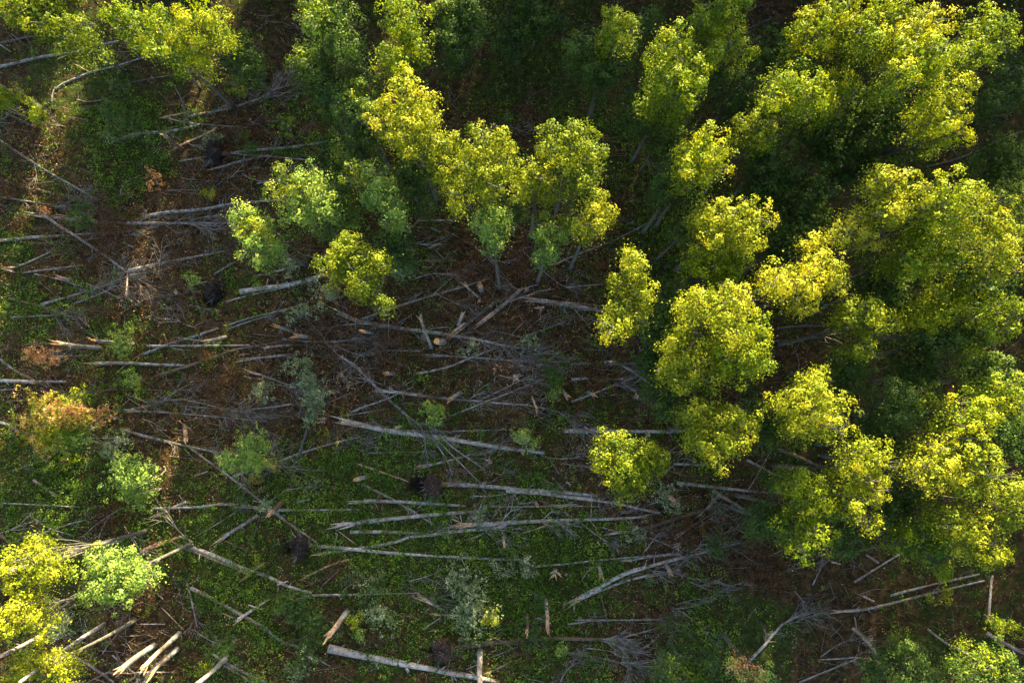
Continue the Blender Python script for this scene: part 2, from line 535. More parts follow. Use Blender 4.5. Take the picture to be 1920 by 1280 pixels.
def tree(label, h, kind, blobs, group=None, skirt=3.2, dens=2.3, leaf=.125, name='aspen_tree', cat='tree', tr=.17, up=-.35, base=None,
         ragged=.6, per=62, clus=.43, world=None, extra=None):
    rng = np.random.default_rng(abs(hash((round(blobs[0][0]), round(blobs[0][1])))) % 99991)
    W3 = []
    if world:
        W3 = world
    else:
        for i, (px, py, r) in enumerate(blobs):
            z = h - r / F * (H - h) * .9 - (0 if i == 0 else R.uniform(0, .07) * h)
            rw = r / F * (H - z)
            c = at(px, py, z)
            W3.append(((c.x, c.y, c.z), rw * 1.13, rw * .78))
    tot = sum(b[1] ** 2 for b in W3)
    cx = sum(b[0][0] * b[1] ** 2 for b in W3) / tot
    cy = sum(b[0][1] * b[1] ** 2 for b in W3) / tot
    if base is not None:
        g = gat(*base); bx, by = g.x, g.y
    else:
        bx, by = cx + R.uniform(-.5, .5), cy + R.uniform(-.5, .5)
    loc = Vector((bx, by, ground_z(bx, by) - .1))
    t = thing(name, loc, label, cat, group)
    # trunk
    mb = MB()
    top = Vector((cx, cy, W3[0][0][2] + W3[0][2] * .2))
    pts = bent(loc, top, 9, .012)
    mb.tube(pts, [tr * (1.35 if i == 0 else 1 - .75 * i / 9) for i in range(10)], 8, jitter=.04)
    part(mb, 'trunk', BARKL, t)
    # one limb to every lobe, with forks into the leaves
    for (c, r, rz) in W3:
        mb = MB()
        cz = c[2]
        k = max(3, min(8, int(9 * (.45 + .25 * R.random()))))
        s0 = pts[k]
        cc = Vector(c) + Vector((0, 0, rz * .2))
        lp = bent(s0, cc, 5, .06)
        mb.tube(lp, [tr * .45 * (1 - .12 * i) for i in range(6)], 5)
        for j in range(7):
            a = R.uniform(0, 6.28); e = R.uniform(-.15, 1.0)
            tip = Vector(c) + Vector((math.cos(a) * math.cos(e) * r, math.sin(a) * math.cos(e) * r, math.sin(e) * rz)) * R.uniform(.75, 1.0)
            sp = bent(lp[R.randint(1, 5)], tip, 4, .07)
            mb.tube(sp, [tr * .22 * (1 - .2 * i) for i in range(5)], 4)
            for q in range(2):
                p0 = sp[R.randint(2, 3)]
                p1 = p0 + (tip - p0) * .8 + Vector((R.uniform(-.4, .4), R.uniform(-.4, .4), R.uniform(-.1, .4))) * r * .5
                mb.tube([p0, (p0 + p1) / 2 + Vector((0, 0, .06)), p1], [tr * .10, tr * .07, tr * .03], 3)
        part(mb, 'limb', BARKL, t)
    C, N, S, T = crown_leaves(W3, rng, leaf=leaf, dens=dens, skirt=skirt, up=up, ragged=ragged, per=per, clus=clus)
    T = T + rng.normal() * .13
    mats = [LEAF[kind]]
    midx = None
    if extra:                                   # tuft of brighter leaves imitating sunlight; dying orange leaves in one crown
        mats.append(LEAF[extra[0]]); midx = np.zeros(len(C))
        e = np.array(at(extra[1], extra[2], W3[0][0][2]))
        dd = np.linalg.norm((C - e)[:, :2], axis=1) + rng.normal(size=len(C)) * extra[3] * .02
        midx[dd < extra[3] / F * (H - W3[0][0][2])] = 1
    LEAVES[0] += len(C)
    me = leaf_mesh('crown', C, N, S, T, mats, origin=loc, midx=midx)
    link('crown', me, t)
    return t


A_ = 'lit'
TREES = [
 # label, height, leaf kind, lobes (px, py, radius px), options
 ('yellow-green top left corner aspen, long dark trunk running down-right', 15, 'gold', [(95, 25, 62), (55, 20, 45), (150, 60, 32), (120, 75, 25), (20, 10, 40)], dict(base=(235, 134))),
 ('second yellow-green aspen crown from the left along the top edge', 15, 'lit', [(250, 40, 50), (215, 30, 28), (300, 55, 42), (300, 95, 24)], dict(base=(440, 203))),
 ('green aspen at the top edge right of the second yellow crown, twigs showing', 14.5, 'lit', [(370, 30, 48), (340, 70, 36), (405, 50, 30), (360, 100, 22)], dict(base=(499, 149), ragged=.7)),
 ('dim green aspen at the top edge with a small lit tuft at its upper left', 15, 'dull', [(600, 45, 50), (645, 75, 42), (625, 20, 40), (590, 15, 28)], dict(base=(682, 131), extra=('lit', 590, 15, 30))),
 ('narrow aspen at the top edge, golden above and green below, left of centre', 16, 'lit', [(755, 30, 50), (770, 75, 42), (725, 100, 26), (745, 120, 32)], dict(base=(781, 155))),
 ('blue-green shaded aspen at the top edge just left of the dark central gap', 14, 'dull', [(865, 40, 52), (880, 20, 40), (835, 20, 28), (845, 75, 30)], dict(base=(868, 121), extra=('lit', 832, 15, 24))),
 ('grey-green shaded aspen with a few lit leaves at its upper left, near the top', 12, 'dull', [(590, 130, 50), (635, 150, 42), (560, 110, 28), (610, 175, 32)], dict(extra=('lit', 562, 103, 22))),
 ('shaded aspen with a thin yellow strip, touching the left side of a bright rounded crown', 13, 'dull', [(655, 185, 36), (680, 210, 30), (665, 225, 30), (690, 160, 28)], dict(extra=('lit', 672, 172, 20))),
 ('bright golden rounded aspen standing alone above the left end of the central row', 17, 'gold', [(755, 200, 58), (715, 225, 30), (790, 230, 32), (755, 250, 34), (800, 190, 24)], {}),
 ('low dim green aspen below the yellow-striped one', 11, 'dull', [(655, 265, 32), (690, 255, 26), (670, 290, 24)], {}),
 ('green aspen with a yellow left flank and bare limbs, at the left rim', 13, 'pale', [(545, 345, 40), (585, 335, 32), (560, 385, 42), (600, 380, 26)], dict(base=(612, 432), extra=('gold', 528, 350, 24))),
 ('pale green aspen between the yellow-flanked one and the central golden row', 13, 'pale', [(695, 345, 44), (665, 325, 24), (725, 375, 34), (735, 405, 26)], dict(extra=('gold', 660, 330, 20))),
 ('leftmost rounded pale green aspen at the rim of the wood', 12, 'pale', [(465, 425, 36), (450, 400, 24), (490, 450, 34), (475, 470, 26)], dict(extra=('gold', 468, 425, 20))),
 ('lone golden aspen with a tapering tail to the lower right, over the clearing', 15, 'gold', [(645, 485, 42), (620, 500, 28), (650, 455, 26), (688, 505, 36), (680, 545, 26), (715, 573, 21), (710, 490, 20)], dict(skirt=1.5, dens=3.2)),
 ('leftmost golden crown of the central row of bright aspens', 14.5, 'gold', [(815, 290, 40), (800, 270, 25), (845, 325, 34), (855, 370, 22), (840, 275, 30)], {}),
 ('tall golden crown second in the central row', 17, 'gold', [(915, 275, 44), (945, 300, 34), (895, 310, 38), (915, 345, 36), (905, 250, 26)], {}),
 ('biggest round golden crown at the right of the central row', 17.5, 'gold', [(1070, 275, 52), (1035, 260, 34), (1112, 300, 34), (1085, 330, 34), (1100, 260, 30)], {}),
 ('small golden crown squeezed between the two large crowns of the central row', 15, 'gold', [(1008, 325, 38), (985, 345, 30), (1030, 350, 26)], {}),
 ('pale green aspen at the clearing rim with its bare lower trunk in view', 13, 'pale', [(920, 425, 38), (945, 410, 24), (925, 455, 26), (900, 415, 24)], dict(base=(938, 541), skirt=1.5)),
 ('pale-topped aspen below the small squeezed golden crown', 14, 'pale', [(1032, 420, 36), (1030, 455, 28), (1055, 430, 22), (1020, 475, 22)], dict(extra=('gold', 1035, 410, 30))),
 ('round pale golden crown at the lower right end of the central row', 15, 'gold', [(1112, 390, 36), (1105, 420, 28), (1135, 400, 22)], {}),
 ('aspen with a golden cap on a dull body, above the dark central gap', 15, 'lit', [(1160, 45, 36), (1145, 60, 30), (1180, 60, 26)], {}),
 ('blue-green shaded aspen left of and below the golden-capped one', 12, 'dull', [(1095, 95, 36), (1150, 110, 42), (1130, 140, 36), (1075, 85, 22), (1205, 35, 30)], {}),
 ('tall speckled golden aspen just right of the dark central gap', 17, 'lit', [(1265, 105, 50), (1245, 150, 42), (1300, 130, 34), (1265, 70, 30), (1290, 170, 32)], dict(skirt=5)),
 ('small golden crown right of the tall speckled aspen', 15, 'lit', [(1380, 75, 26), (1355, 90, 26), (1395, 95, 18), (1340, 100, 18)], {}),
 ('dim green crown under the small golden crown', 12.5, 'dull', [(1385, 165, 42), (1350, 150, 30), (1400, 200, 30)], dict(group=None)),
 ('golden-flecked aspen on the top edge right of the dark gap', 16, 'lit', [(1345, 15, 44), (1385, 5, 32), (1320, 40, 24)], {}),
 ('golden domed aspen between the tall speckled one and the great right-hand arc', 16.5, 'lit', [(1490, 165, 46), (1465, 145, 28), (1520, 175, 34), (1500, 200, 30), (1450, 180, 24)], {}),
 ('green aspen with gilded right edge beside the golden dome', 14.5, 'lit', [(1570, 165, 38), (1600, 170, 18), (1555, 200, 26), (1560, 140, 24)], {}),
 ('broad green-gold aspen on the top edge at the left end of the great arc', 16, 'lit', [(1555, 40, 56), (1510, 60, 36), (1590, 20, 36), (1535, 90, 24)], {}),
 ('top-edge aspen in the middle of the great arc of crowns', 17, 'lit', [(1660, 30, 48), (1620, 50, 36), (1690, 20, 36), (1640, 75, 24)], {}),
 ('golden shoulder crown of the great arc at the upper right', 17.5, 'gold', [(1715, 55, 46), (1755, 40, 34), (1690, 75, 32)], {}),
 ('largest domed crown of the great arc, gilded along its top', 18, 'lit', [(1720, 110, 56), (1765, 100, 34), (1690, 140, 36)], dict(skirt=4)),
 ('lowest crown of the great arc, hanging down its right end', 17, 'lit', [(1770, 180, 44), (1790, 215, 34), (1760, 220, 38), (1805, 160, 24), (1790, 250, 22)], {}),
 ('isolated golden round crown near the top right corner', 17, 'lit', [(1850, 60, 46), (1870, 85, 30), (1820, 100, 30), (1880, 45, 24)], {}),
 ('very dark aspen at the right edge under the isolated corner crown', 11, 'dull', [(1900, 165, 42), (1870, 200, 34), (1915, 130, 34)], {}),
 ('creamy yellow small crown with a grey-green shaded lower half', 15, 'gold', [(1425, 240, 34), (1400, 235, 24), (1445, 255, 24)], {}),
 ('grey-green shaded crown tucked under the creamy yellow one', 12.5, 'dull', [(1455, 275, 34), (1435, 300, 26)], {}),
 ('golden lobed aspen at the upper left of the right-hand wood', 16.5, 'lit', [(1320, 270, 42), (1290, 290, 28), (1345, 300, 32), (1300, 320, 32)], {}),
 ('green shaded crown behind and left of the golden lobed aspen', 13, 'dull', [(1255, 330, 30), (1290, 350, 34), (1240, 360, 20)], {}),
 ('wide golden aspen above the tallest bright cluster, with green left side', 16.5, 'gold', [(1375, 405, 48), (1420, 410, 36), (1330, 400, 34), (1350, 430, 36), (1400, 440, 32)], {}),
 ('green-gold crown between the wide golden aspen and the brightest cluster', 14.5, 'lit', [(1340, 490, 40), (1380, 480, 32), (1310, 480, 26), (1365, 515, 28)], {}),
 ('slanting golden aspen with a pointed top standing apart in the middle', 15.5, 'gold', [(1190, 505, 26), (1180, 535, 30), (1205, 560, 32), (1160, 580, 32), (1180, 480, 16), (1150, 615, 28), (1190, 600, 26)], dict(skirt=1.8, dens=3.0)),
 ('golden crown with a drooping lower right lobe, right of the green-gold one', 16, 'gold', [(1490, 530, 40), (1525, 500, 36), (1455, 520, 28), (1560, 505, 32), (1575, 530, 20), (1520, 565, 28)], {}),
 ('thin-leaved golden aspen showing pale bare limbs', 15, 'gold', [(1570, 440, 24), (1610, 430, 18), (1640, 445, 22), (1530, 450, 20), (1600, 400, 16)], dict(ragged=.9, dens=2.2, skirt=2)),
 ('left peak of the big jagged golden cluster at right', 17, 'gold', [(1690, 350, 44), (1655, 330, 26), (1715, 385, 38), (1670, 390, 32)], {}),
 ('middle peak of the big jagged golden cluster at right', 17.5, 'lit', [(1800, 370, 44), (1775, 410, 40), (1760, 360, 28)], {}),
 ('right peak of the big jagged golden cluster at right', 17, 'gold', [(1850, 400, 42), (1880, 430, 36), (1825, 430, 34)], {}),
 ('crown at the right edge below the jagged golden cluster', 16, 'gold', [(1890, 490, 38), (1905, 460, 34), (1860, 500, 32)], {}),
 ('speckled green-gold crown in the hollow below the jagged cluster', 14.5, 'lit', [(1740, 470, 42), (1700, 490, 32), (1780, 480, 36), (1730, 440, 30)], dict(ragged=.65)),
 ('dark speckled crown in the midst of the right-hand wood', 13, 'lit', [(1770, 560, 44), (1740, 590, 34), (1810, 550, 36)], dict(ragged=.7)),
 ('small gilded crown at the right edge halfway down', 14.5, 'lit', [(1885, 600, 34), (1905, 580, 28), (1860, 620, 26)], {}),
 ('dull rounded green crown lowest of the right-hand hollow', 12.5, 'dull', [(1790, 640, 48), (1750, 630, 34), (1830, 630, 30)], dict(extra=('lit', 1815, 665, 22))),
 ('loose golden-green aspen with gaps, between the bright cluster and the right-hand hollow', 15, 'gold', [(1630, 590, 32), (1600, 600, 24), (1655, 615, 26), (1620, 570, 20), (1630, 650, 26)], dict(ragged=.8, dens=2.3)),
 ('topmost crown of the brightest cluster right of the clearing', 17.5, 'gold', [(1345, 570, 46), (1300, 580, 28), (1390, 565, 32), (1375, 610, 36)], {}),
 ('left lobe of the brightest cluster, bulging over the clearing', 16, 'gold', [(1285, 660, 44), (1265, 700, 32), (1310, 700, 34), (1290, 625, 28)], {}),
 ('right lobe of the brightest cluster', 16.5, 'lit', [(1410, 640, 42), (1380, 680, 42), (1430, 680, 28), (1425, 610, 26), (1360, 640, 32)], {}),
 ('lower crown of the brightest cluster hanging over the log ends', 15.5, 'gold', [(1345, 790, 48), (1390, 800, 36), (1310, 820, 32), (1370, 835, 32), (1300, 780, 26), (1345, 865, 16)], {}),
 ('wide golden crown with spiky top, right of the brightest cluster', 16.5, 'gold', [(1525, 755, 50), (1480, 760, 34), (1565, 770, 36), (1510, 800, 34), (1535, 715, 26), (1570, 805, 22)], {}),
 ('golden crown lower right of the wide spiky one', 15.5, 'gold', [(1620, 850, 38), (1650, 880, 34), (1600, 895, 34), (1640, 920, 26), (1610, 955, 26), (1635, 985, 14)], {}),
 ('green and yellow aspen between the clearing and the lower right golden crown', 14, 'lit', [(1520, 925, 36), (1545, 960, 30), (1500, 985, 36), (1540, 1010, 26), (1495, 905, 26), (1505, 1035, 20)], {}),
 ('thin grey-green aspen over the brown heap of fallen tops', 11.5, 'dull', [(1450, 970, 36), (1470, 1000, 30), (1430, 995, 24), (1460, 905, 18)], dict(dens=2.2)),
 ('round golden aspen standing alone among the logs in the clearing', 14.5, 'gold', [(1180, 860, 44), (1145, 835, 28), (1215, 865, 28), (1160, 885, 34), (1195, 900, 30), (1130, 860, 20), (1170, 920, 20), (1240, 860, 12)], dict(skirt=1.5, dens=3.6)),
 ('dull green crown between the wide spiky crown and the right edge', 13, 'dull', [(1700, 760, 42), (1740, 750, 32), (1680, 790, 28), (1660, 740, 24)], dict(extra=('lit', 1745, 740, 22))),
 ('neat golden round crown right of the dull green one', 15.5, 'lit', [(1825, 770, 38), (1850, 785, 26), (1810, 800, 26)], {}),
 ('green-gold crown on the right edge beside the neat round one', 15, 'lit', [(1900, 745, 34), (1910, 775, 26), (1880, 730, 20)], {}),
 ('pale golden crown at the left of the lower right group', 15.5, 'gold', [(1760, 870, 42), (1740, 890, 32), (1790, 895, 34), (1770, 840, 24)], {}),
 ('high golden crown in the middle of the lower right group', 16.5, 'gold', [(1840, 870, 44), (1870, 900, 34), (1820, 910, 34)], {}),
 ('bottom crown of the lower right group above the dark slope', 15.5, 'gold', [(1830, 1005, 44), (1795, 990, 34), (1860, 1020, 34), (1800, 965, 28), (1870, 1050, 18)], {}),
 ('golden crown at the right edge in the lower right group', 16, 'gold', [(1900, 930, 40), (1905, 970, 32)], {}),
 ('green crown with one golden tip at the lower left of the lower right group', 13, 'lit', [(1730, 1010, 34), (1755, 1040, 20), (1700, 1030, 20), (1770, 1065, 14)], {}),
 ('dull green sapling crown cut by the bottom edge, right of centre', 8, 'dull', [(1290, 1265, 44), (1250, 1260, 28), (1330, 1240, 28)], dict(name='young_aspen', skirt=1.5, extra=('lit', 1290, 1275, 26))),
 ('small bottom-edge crown with orange dying leaves at its tip', 9, 'pale', [(1405, 1265, 28), (1440, 1275, 24), (1385, 1250, 18)], dict(name='young_aspen', skirt=1.5, extra=('orange', 1398, 1238, 26))),
 ('dim blue-green crown at the bottom edge, right', 5.5, 'dull', [(1690, 1250, 50), (1730, 1270, 36), (1650, 1265, 28)], dict(skirt=2)),
 ('green crown with yellow flecks near the bottom right corner', 6, 'dull', [(1860, 1250, 42), (1830, 1270, 28), (1900, 1270, 28)], dict(extra=('lit', 1845, 1225, 24))),
 ('yellow-green aspen at the left edge, upper one of the lower left pair', 14, 'gold', [(70, 1055, 38), (35, 1085, 34), (92, 1080, 20), (68, 1022, 20), (12, 1055, 26)], dict(skirt=2)),
 ('yellow-green aspen at the left edge, lower one of the lower left pair', 14, 'gold', [(45, 1165, 36), (15, 1180, 30), (72, 1178, 20), (38, 1132, 22)], dict(skirt=2)),
 ('pale spring-green aspen with knobbly leaf tufts at lower left', 12, 'pale', [(210, 1065, 44), (185, 1095, 34), (245, 1075, 28), (220, 1110, 32), (180, 1050, 24), (275, 1085, 14)], dict(skirt=1.5, leaf=.135, dens=3.2)),
 ('low yellow-green aspen cut by the bottom left corner', 12, 'gold', [(75, 1250, 34), (110, 1240, 20), (30, 1270, 36), (115, 1270, 20)], dict(skirt=2)),
]
for label, h, kind, blobs, opt in TREES:
    opt = dict(opt); opt.pop('group', None)
    tree(label, h, kind, blobs, **opt)

# dim lower-storey trees filling the depth of the right-hand wood
UNDER = [
 (1500, 370, 48, 10, 'dark understorey crown in the gap between the creamy crown and the thin-leaved aspen'),
 (1550, 250, 44, 10, 'dark understorey crown below the gilded-edge aspen'),
 (1625, 215, 42, 11, 'dark understorey crown inside the curve of the great arc'),
 (1690, 230, 40, 11, 'dim grey-green crown nestled under the dome of the great arc'),
 (1245, 240, 40, 9, 'dark foliage at the foot of the tall speckled aspen'),
 (1200, 190, 36, 8, 'very dim crown between the dark central gap and the tall speckled aspen'),
 (1240, 610, 30, 8, 'dark green crown wedged between the slanting aspen and the brightest cluster'),
 (1225, 680, 28, 7, 'shaded green foliage left of the bulging lobe over the clearing'),
 (1265, 560, 32, 9, 'shaded crown above and left of the brightest cluster'),
 (1260, 740, 30, 8, 'shaded green crown below the bulging left lobe'),
 (1480, 450, 40, 10, 'green shaded crown right of the wide golden aspen'),
 (1440, 330, 34, 9, 'dim crown between the golden lobed aspen and the dark hollow'),
 (1590, 690, 36, 9, 'grey-green crown below the loose gappy aspen'),
 (1690, 560, 34, 9, 'dark crown left of the dark speckled one'),
 (1650, 520, 30, 9, 'dark crown under the thin-leaved golden aspen'),
 (1840, 560, 36, 10, 'dim green crown between the speckled crown and the right edge'),
 (1860, 700, 40, 8, 'very dark crown above the neat golden round crown'),
 (1660, 830, 34, 9, 'dark green crown above the lower right golden crown'),
 (1700, 940, 36, 9, 'dim green crown between the lower right golden crown and the corner group'),
 (1760, 1010, 30, 8, 'dark lower crown under the corner group of golden crowns'),
 (1720, 690, 32, 8, 'dim crown above the dull green one at right'),
 (1900, 820, 32, 9, 'dark crown at the right edge above the lower right group'),
 (1870, 300, 40, 8, 'almost black crown at the right edge above the jagged cluster'),
 (1640, 290, 30, 8, 'small dim crown above the left jagged peak'),
 (1450, 90, 36, 9, 'dark green crown between the small golden crown and the broad top-edge aspen'),
 (1280, 420, 26, 9, 'shaded green crown at the left flank of the wide golden aspen'),
 (1430, 800, 30, 9, 'dim crown between the lower bright crown and the wide spiky one'),
 (620, 290, 34, 7, 'dim bushy crown below the left of the yellow-striped aspen'),
 (760, 330, 40, 8, 'dark green crown in shade below the lone rounded golden aspen'),
 (740, 460, 34, 6, 'dark green crown in shade right of the lone golden tailed aspen'),
 (620, 350, 30, 8, 'dim green crown between the two pale rim aspens'),
 (640, 400, 34, 6, 'low shaded foliage between the pale rim aspens and the golden tailed one'),
 (870, 300, 26, 10, 'shaded foliage in the seam of the central golden row'),
 (970, 380, 26, 9, 'shaded foliage under the middle of the central golden row'),
 (1010, 20, 40, 7, 'very dim crown on the top edge in the dark central gap'),
 (960, 60, 34, 6, 'very dim bush left in the dark central gap'),
 (450, 100, 36, 8, 'dim thin crown at the right of the top left trees'),
 (310, 60, 36, 9, 'shaded green crown between the second and third top left crowns'),
 (1590, 1000, 28, 7, 'dim foliage below the lower right golden crown'),
 (1760, 110, 30, 12, 'shaded foliage within the great arc at its right shoulder'),
 (1900, 380, 34, 11, 'shaded crown at the right edge beside the jagged cluster'),
 (1590, 310, 26, 8, 'little dark crown in the black hollow of the right-hand wood'),
 (1820, 480, 34, 13, 'shaded foliage filling the jagged cluster from below'),
]
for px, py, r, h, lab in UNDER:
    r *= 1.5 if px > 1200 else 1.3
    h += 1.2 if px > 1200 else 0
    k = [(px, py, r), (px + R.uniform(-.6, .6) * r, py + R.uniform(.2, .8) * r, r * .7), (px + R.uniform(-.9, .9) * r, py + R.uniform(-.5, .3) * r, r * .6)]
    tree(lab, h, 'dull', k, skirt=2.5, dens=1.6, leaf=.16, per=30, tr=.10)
print('crown leaves', LEAVES[0])

# shrubs and saplings in the clearing: (px, py, radius px, height, kind, second kind or None, label)
SHRUBS = [
 (806, 777, 26, 2.6, 'pale', None, 'small bright green bush lying across the crossing logs in the middle'),
 (990, 822, 30, 2.4, 'pale', 'silver', 'pale leafy bush between the long logs right of the middle'),
 (1040, 690, 32, 2.2, 'dull', None, 'dark green bush just left of the leafless brown tops right of centre'),
 (1042, 735, 16, 1.4, 'pale', None, 'small yellowish sprig below the dark green bush right of centre'),
 (580, 735, 34, 2.4, 'silver', None, 'upper half of the whitish-leaved bush left of the middle'),
 (590, 772, 32, 2.4, 'silver', None, 'lower half of the whitish-leaved bush left of the middle'),
 (560, 685, 28, 1.6, 'silver', None, 'thin whitish bush above the big whitish one'),
 (497, 735, 24, 1.4, 'silver', None, 'thin pale bush left of the big whitish one'),
 (255, 885, 46, 6.0, 'pale', None, 'rounded blue-green sapling at left, casting shade on the grass'),
 (262, 925, 28, 4.5, 'pale', None, 'lower lobe sapling just under the rounded blue-green one'),
 (465, 850, 50, 4.2, 'pale', None, 'sparse pale sapling crossed by a branch, left of the middle'),
 (500, 885, 26, 2.2, 'gold', 'orange', 'low yellowing shrub at the foot of the sparse pale sapling'),
 (225, 215, 34, 4.5, 'dull', None, 'dull shaded sapling in the upper left with a thin bare stem'),
 (215, 250, 22, 3.0, 'dull', 'silver', 'shaded shrub under the dull upper left sapling'),
 (82, 215, 22, 3.5, 'lit', None, 'little yellow-green sapling near the left edge, upper'),
 (15, 195, 28, 4.0, 'lit', None, 'yellow-green sapling on the left edge, upper'),
 (48, 180, 16, 3.5, 'gold', None, 'tiny golden tuft between the two upper left edge saplings'),
 (240, 710, 24, 1.6, 'pale', None, 'small blue-green bush on the log tip at left'),
 (238, 638, 30, 1.6, 'pale', None, 'light green open bush right of the two short lit snags'),
 (150, 403, 26, 2.0, 'dull', None, 'dim green bush over the splintered log at upper left'),
 (362, 525, 14, 1.2, 'pale', None, 'small green tuft left of the root hole at left'),
 (140, 745, 22, 2.4, 'lit', None, 'yellow-green tuft above the orange tangled tree'),
 (150, 835, 40, 4.0, 'pale', None, 'pale olive bush under the orange tangled tree'),
 (215, 830, 30, 2.2, 'silver', None, 'grey-green bush right of the orange tangled tree'),
 (80, 815, 44, 4.5, 'gold', 'orange', 'yellowish bush left part of the tangled heap at left'),
 (130, 870, 20, .9, 'lit', None, 'sunlit low shrub in the grass under the tangled heap'),
 (85, 868, 16, .9, 'cover', None, 'low green shrub left of the sunlit low one'),
 (425, 1215, 22, 3.0, 'dull', None, 'small round blue-green sapling near the bottom left logs'),
 (382, 1250, 13, 2.0, 'lit', None, 'tiny yellow sapling at the bottom edge beside a leaning pale snag'),
 (108, 1160, 36, 3.0, 'silver', None, 'dark grey-leaved shrub under the lower left pair'),
 (665, 1160, 14, 2.2, 'gold', None, 'yellow-leaved sprig on a broken snag at bottom centre'),
 (672, 1192, 12, 1.2, 'pale', None, 'small green sprig below the yellow-leaved one'),
 (560, 1130, 42, 2.4, 'dull', None, 'dark dense thicket at lower centre-left, upper part'),
 (580, 1180, 38, 2.2, 'dull', None, 'dark dense thicket at lower centre-left, lower part'),
 (700, 1170, 34, 1.6, 'silver', None, 'thin silvery shrub right of the yellow-leaved sprig'),
 (690, 1085, 38, 1.6, 'dull', 'silver', 'willow-like low thicket below the long root-plate log'),
 (870, 1105, 38, 2.2, 'silver', None, 'silvery willow thicket at bottom centre, upper part'),
 (900, 1160, 42, 2.4, 'silver', None, 'silvery willow thicket at bottom centre, lower part'),
 (920, 1155, 18, 2.8, 'gold', None, 'yellow-tinged tuft in the silvery willow thicket'),
 (1000, 1180, 36, 1.8, 'dull', None, 'dark thicket right of the willow thicket'),
 (570, 1250, 34, 1.8, 'dull', 'silver', 'dark shrub at the bottom edge left of the long bottom log'),
 (1052, 1215, 12, 1.2, 'pale', None, 'small pale tuft on the short log near the bottom'),
 (1010, 1130, 22, 1.4, 'dull', None, 'dark shrub beside the pale upright snags near the bottom'),
 (1260, 1200, 40, 2.4, 'dull', None, 'dull shrub above the bottom-edge sapling right of centre'),
 (1195, 1010, 26, .9, 'silver', None, 'low silvery plants below the forked log right of centre'),
 (1170, 985, 14, .8, 'cover', None, 'vivid green tuft at the broken log end right of centre'),
 (900, 960, 16, .9, 'silver', None, 'tiny pale plant among the parallel logs'),
 (1255, 930, 30, 1.6, 'silver', None, 'grey-green shrub right of the lone clearing aspen'),
 (1350, 1020, 30, 1.4, 'dull', None, 'dull leafy twigs on the right-hand heap of tops'),
 (480, 1060, 18, 1.0, 'lit', None, 'shrub imitating a sunlit streak left of the lower middle'),  # brighter leaves stand in for a streak of sun on the floor
 (500, 945, 16, 1.4, 'silver', None, 'pale small bush at the crossing of three logs left'),
 (940, 1075, 24, .8, 'silver', None, 'low pale plants right of the long root-plate log'),
 (985, 1062, 22, .9, 'silver', None, 'pale twiggy plant left of the chip at lower centre'),
 (1120, 640, 20, 1.2, 'dull', None, 'dim small bush right of the forked grey tops'),
 (990, 640, 22, 1.0, 'silver', None, 'pale plants above the grey forked branches'),
 (880, 655, 20, .8, 'silver', None, 'little pale plants right of the orange-topped stump'),
 (540, 505, 22, 1.4, 'silver', None, 'pale small bush above the thick double log at left'),
 (610, 560, 30, 1.2, 'silver', None, 'grey twiggy plants left of the golden tailed aspen tip'),
 (560, 590, 26, 1.1, 'silver', None, 'olive twiggy plants on the forked thin logs'),
 (755, 500, 26, 3.2, 'silver', None, 'grey-green shaded shrub at the right flank of the golden tailed aspen'),
 (85, 395, 14, 1.0, 'orange', None, 'little rusty shrub on the upper left log butts'),
 (395, 362, 12, 1.2, 'gold', None, 'small lit orange-green plant above the long upper left log'),
 (290, 330, 22, 1.0, 'orange', None, 'sunlit orange fern clump in the upper left clearing'),
 (88, 665, 24, 3.5, 'orange', None, 'bright orange dead branch foliage at the left'),
 (95, 765, 42, 6.5, 'gold', 'orange', 'left half of the salmon-leaved dying tree top'),
 (165, 785, 40, 6.5, 'orange', 'gold', 'right half of the salmon-leaved dying tree top'),
 (125, 800, 34, 5.5, 'lit', None, 'green leaves between the two salmon halves'),
 (480, 1270, 16, .9, 'cover', None, 'low green plants at the bottom edge left'),
 (1690, 1205, 30, 1.0, 'cover', None, 'low green growth at the dim lower right'),
 (1760, 1110, 24, 1.2, 'gold', None, 'sun-flecked shrub on the dark slope at lower right'),
 (1890, 1170, 22, 4.0, 'lit', None, 'small lit shrub at the right edge near the corner'),
 (230, 160, 26, 1.2, 'dull', None, 'shaded small bush on the curved leaning log'),
 (445, 160, 24, 2.0, 'lit', None, 'dim yellowish bush beside the dark slanting trunk at upper left'),
 (400, 265, 24, 1.2, 'silver', None, 'bluish plants left of the upper left root plate'),
 (470, 265, 30, 1.4, 'dull', None, 'dim bluish plants right of the upper left root plate'),
 (540, 240, 24, 1.4, 'cover', None, 'green shaded shrub left of the low dim aspen'),
]
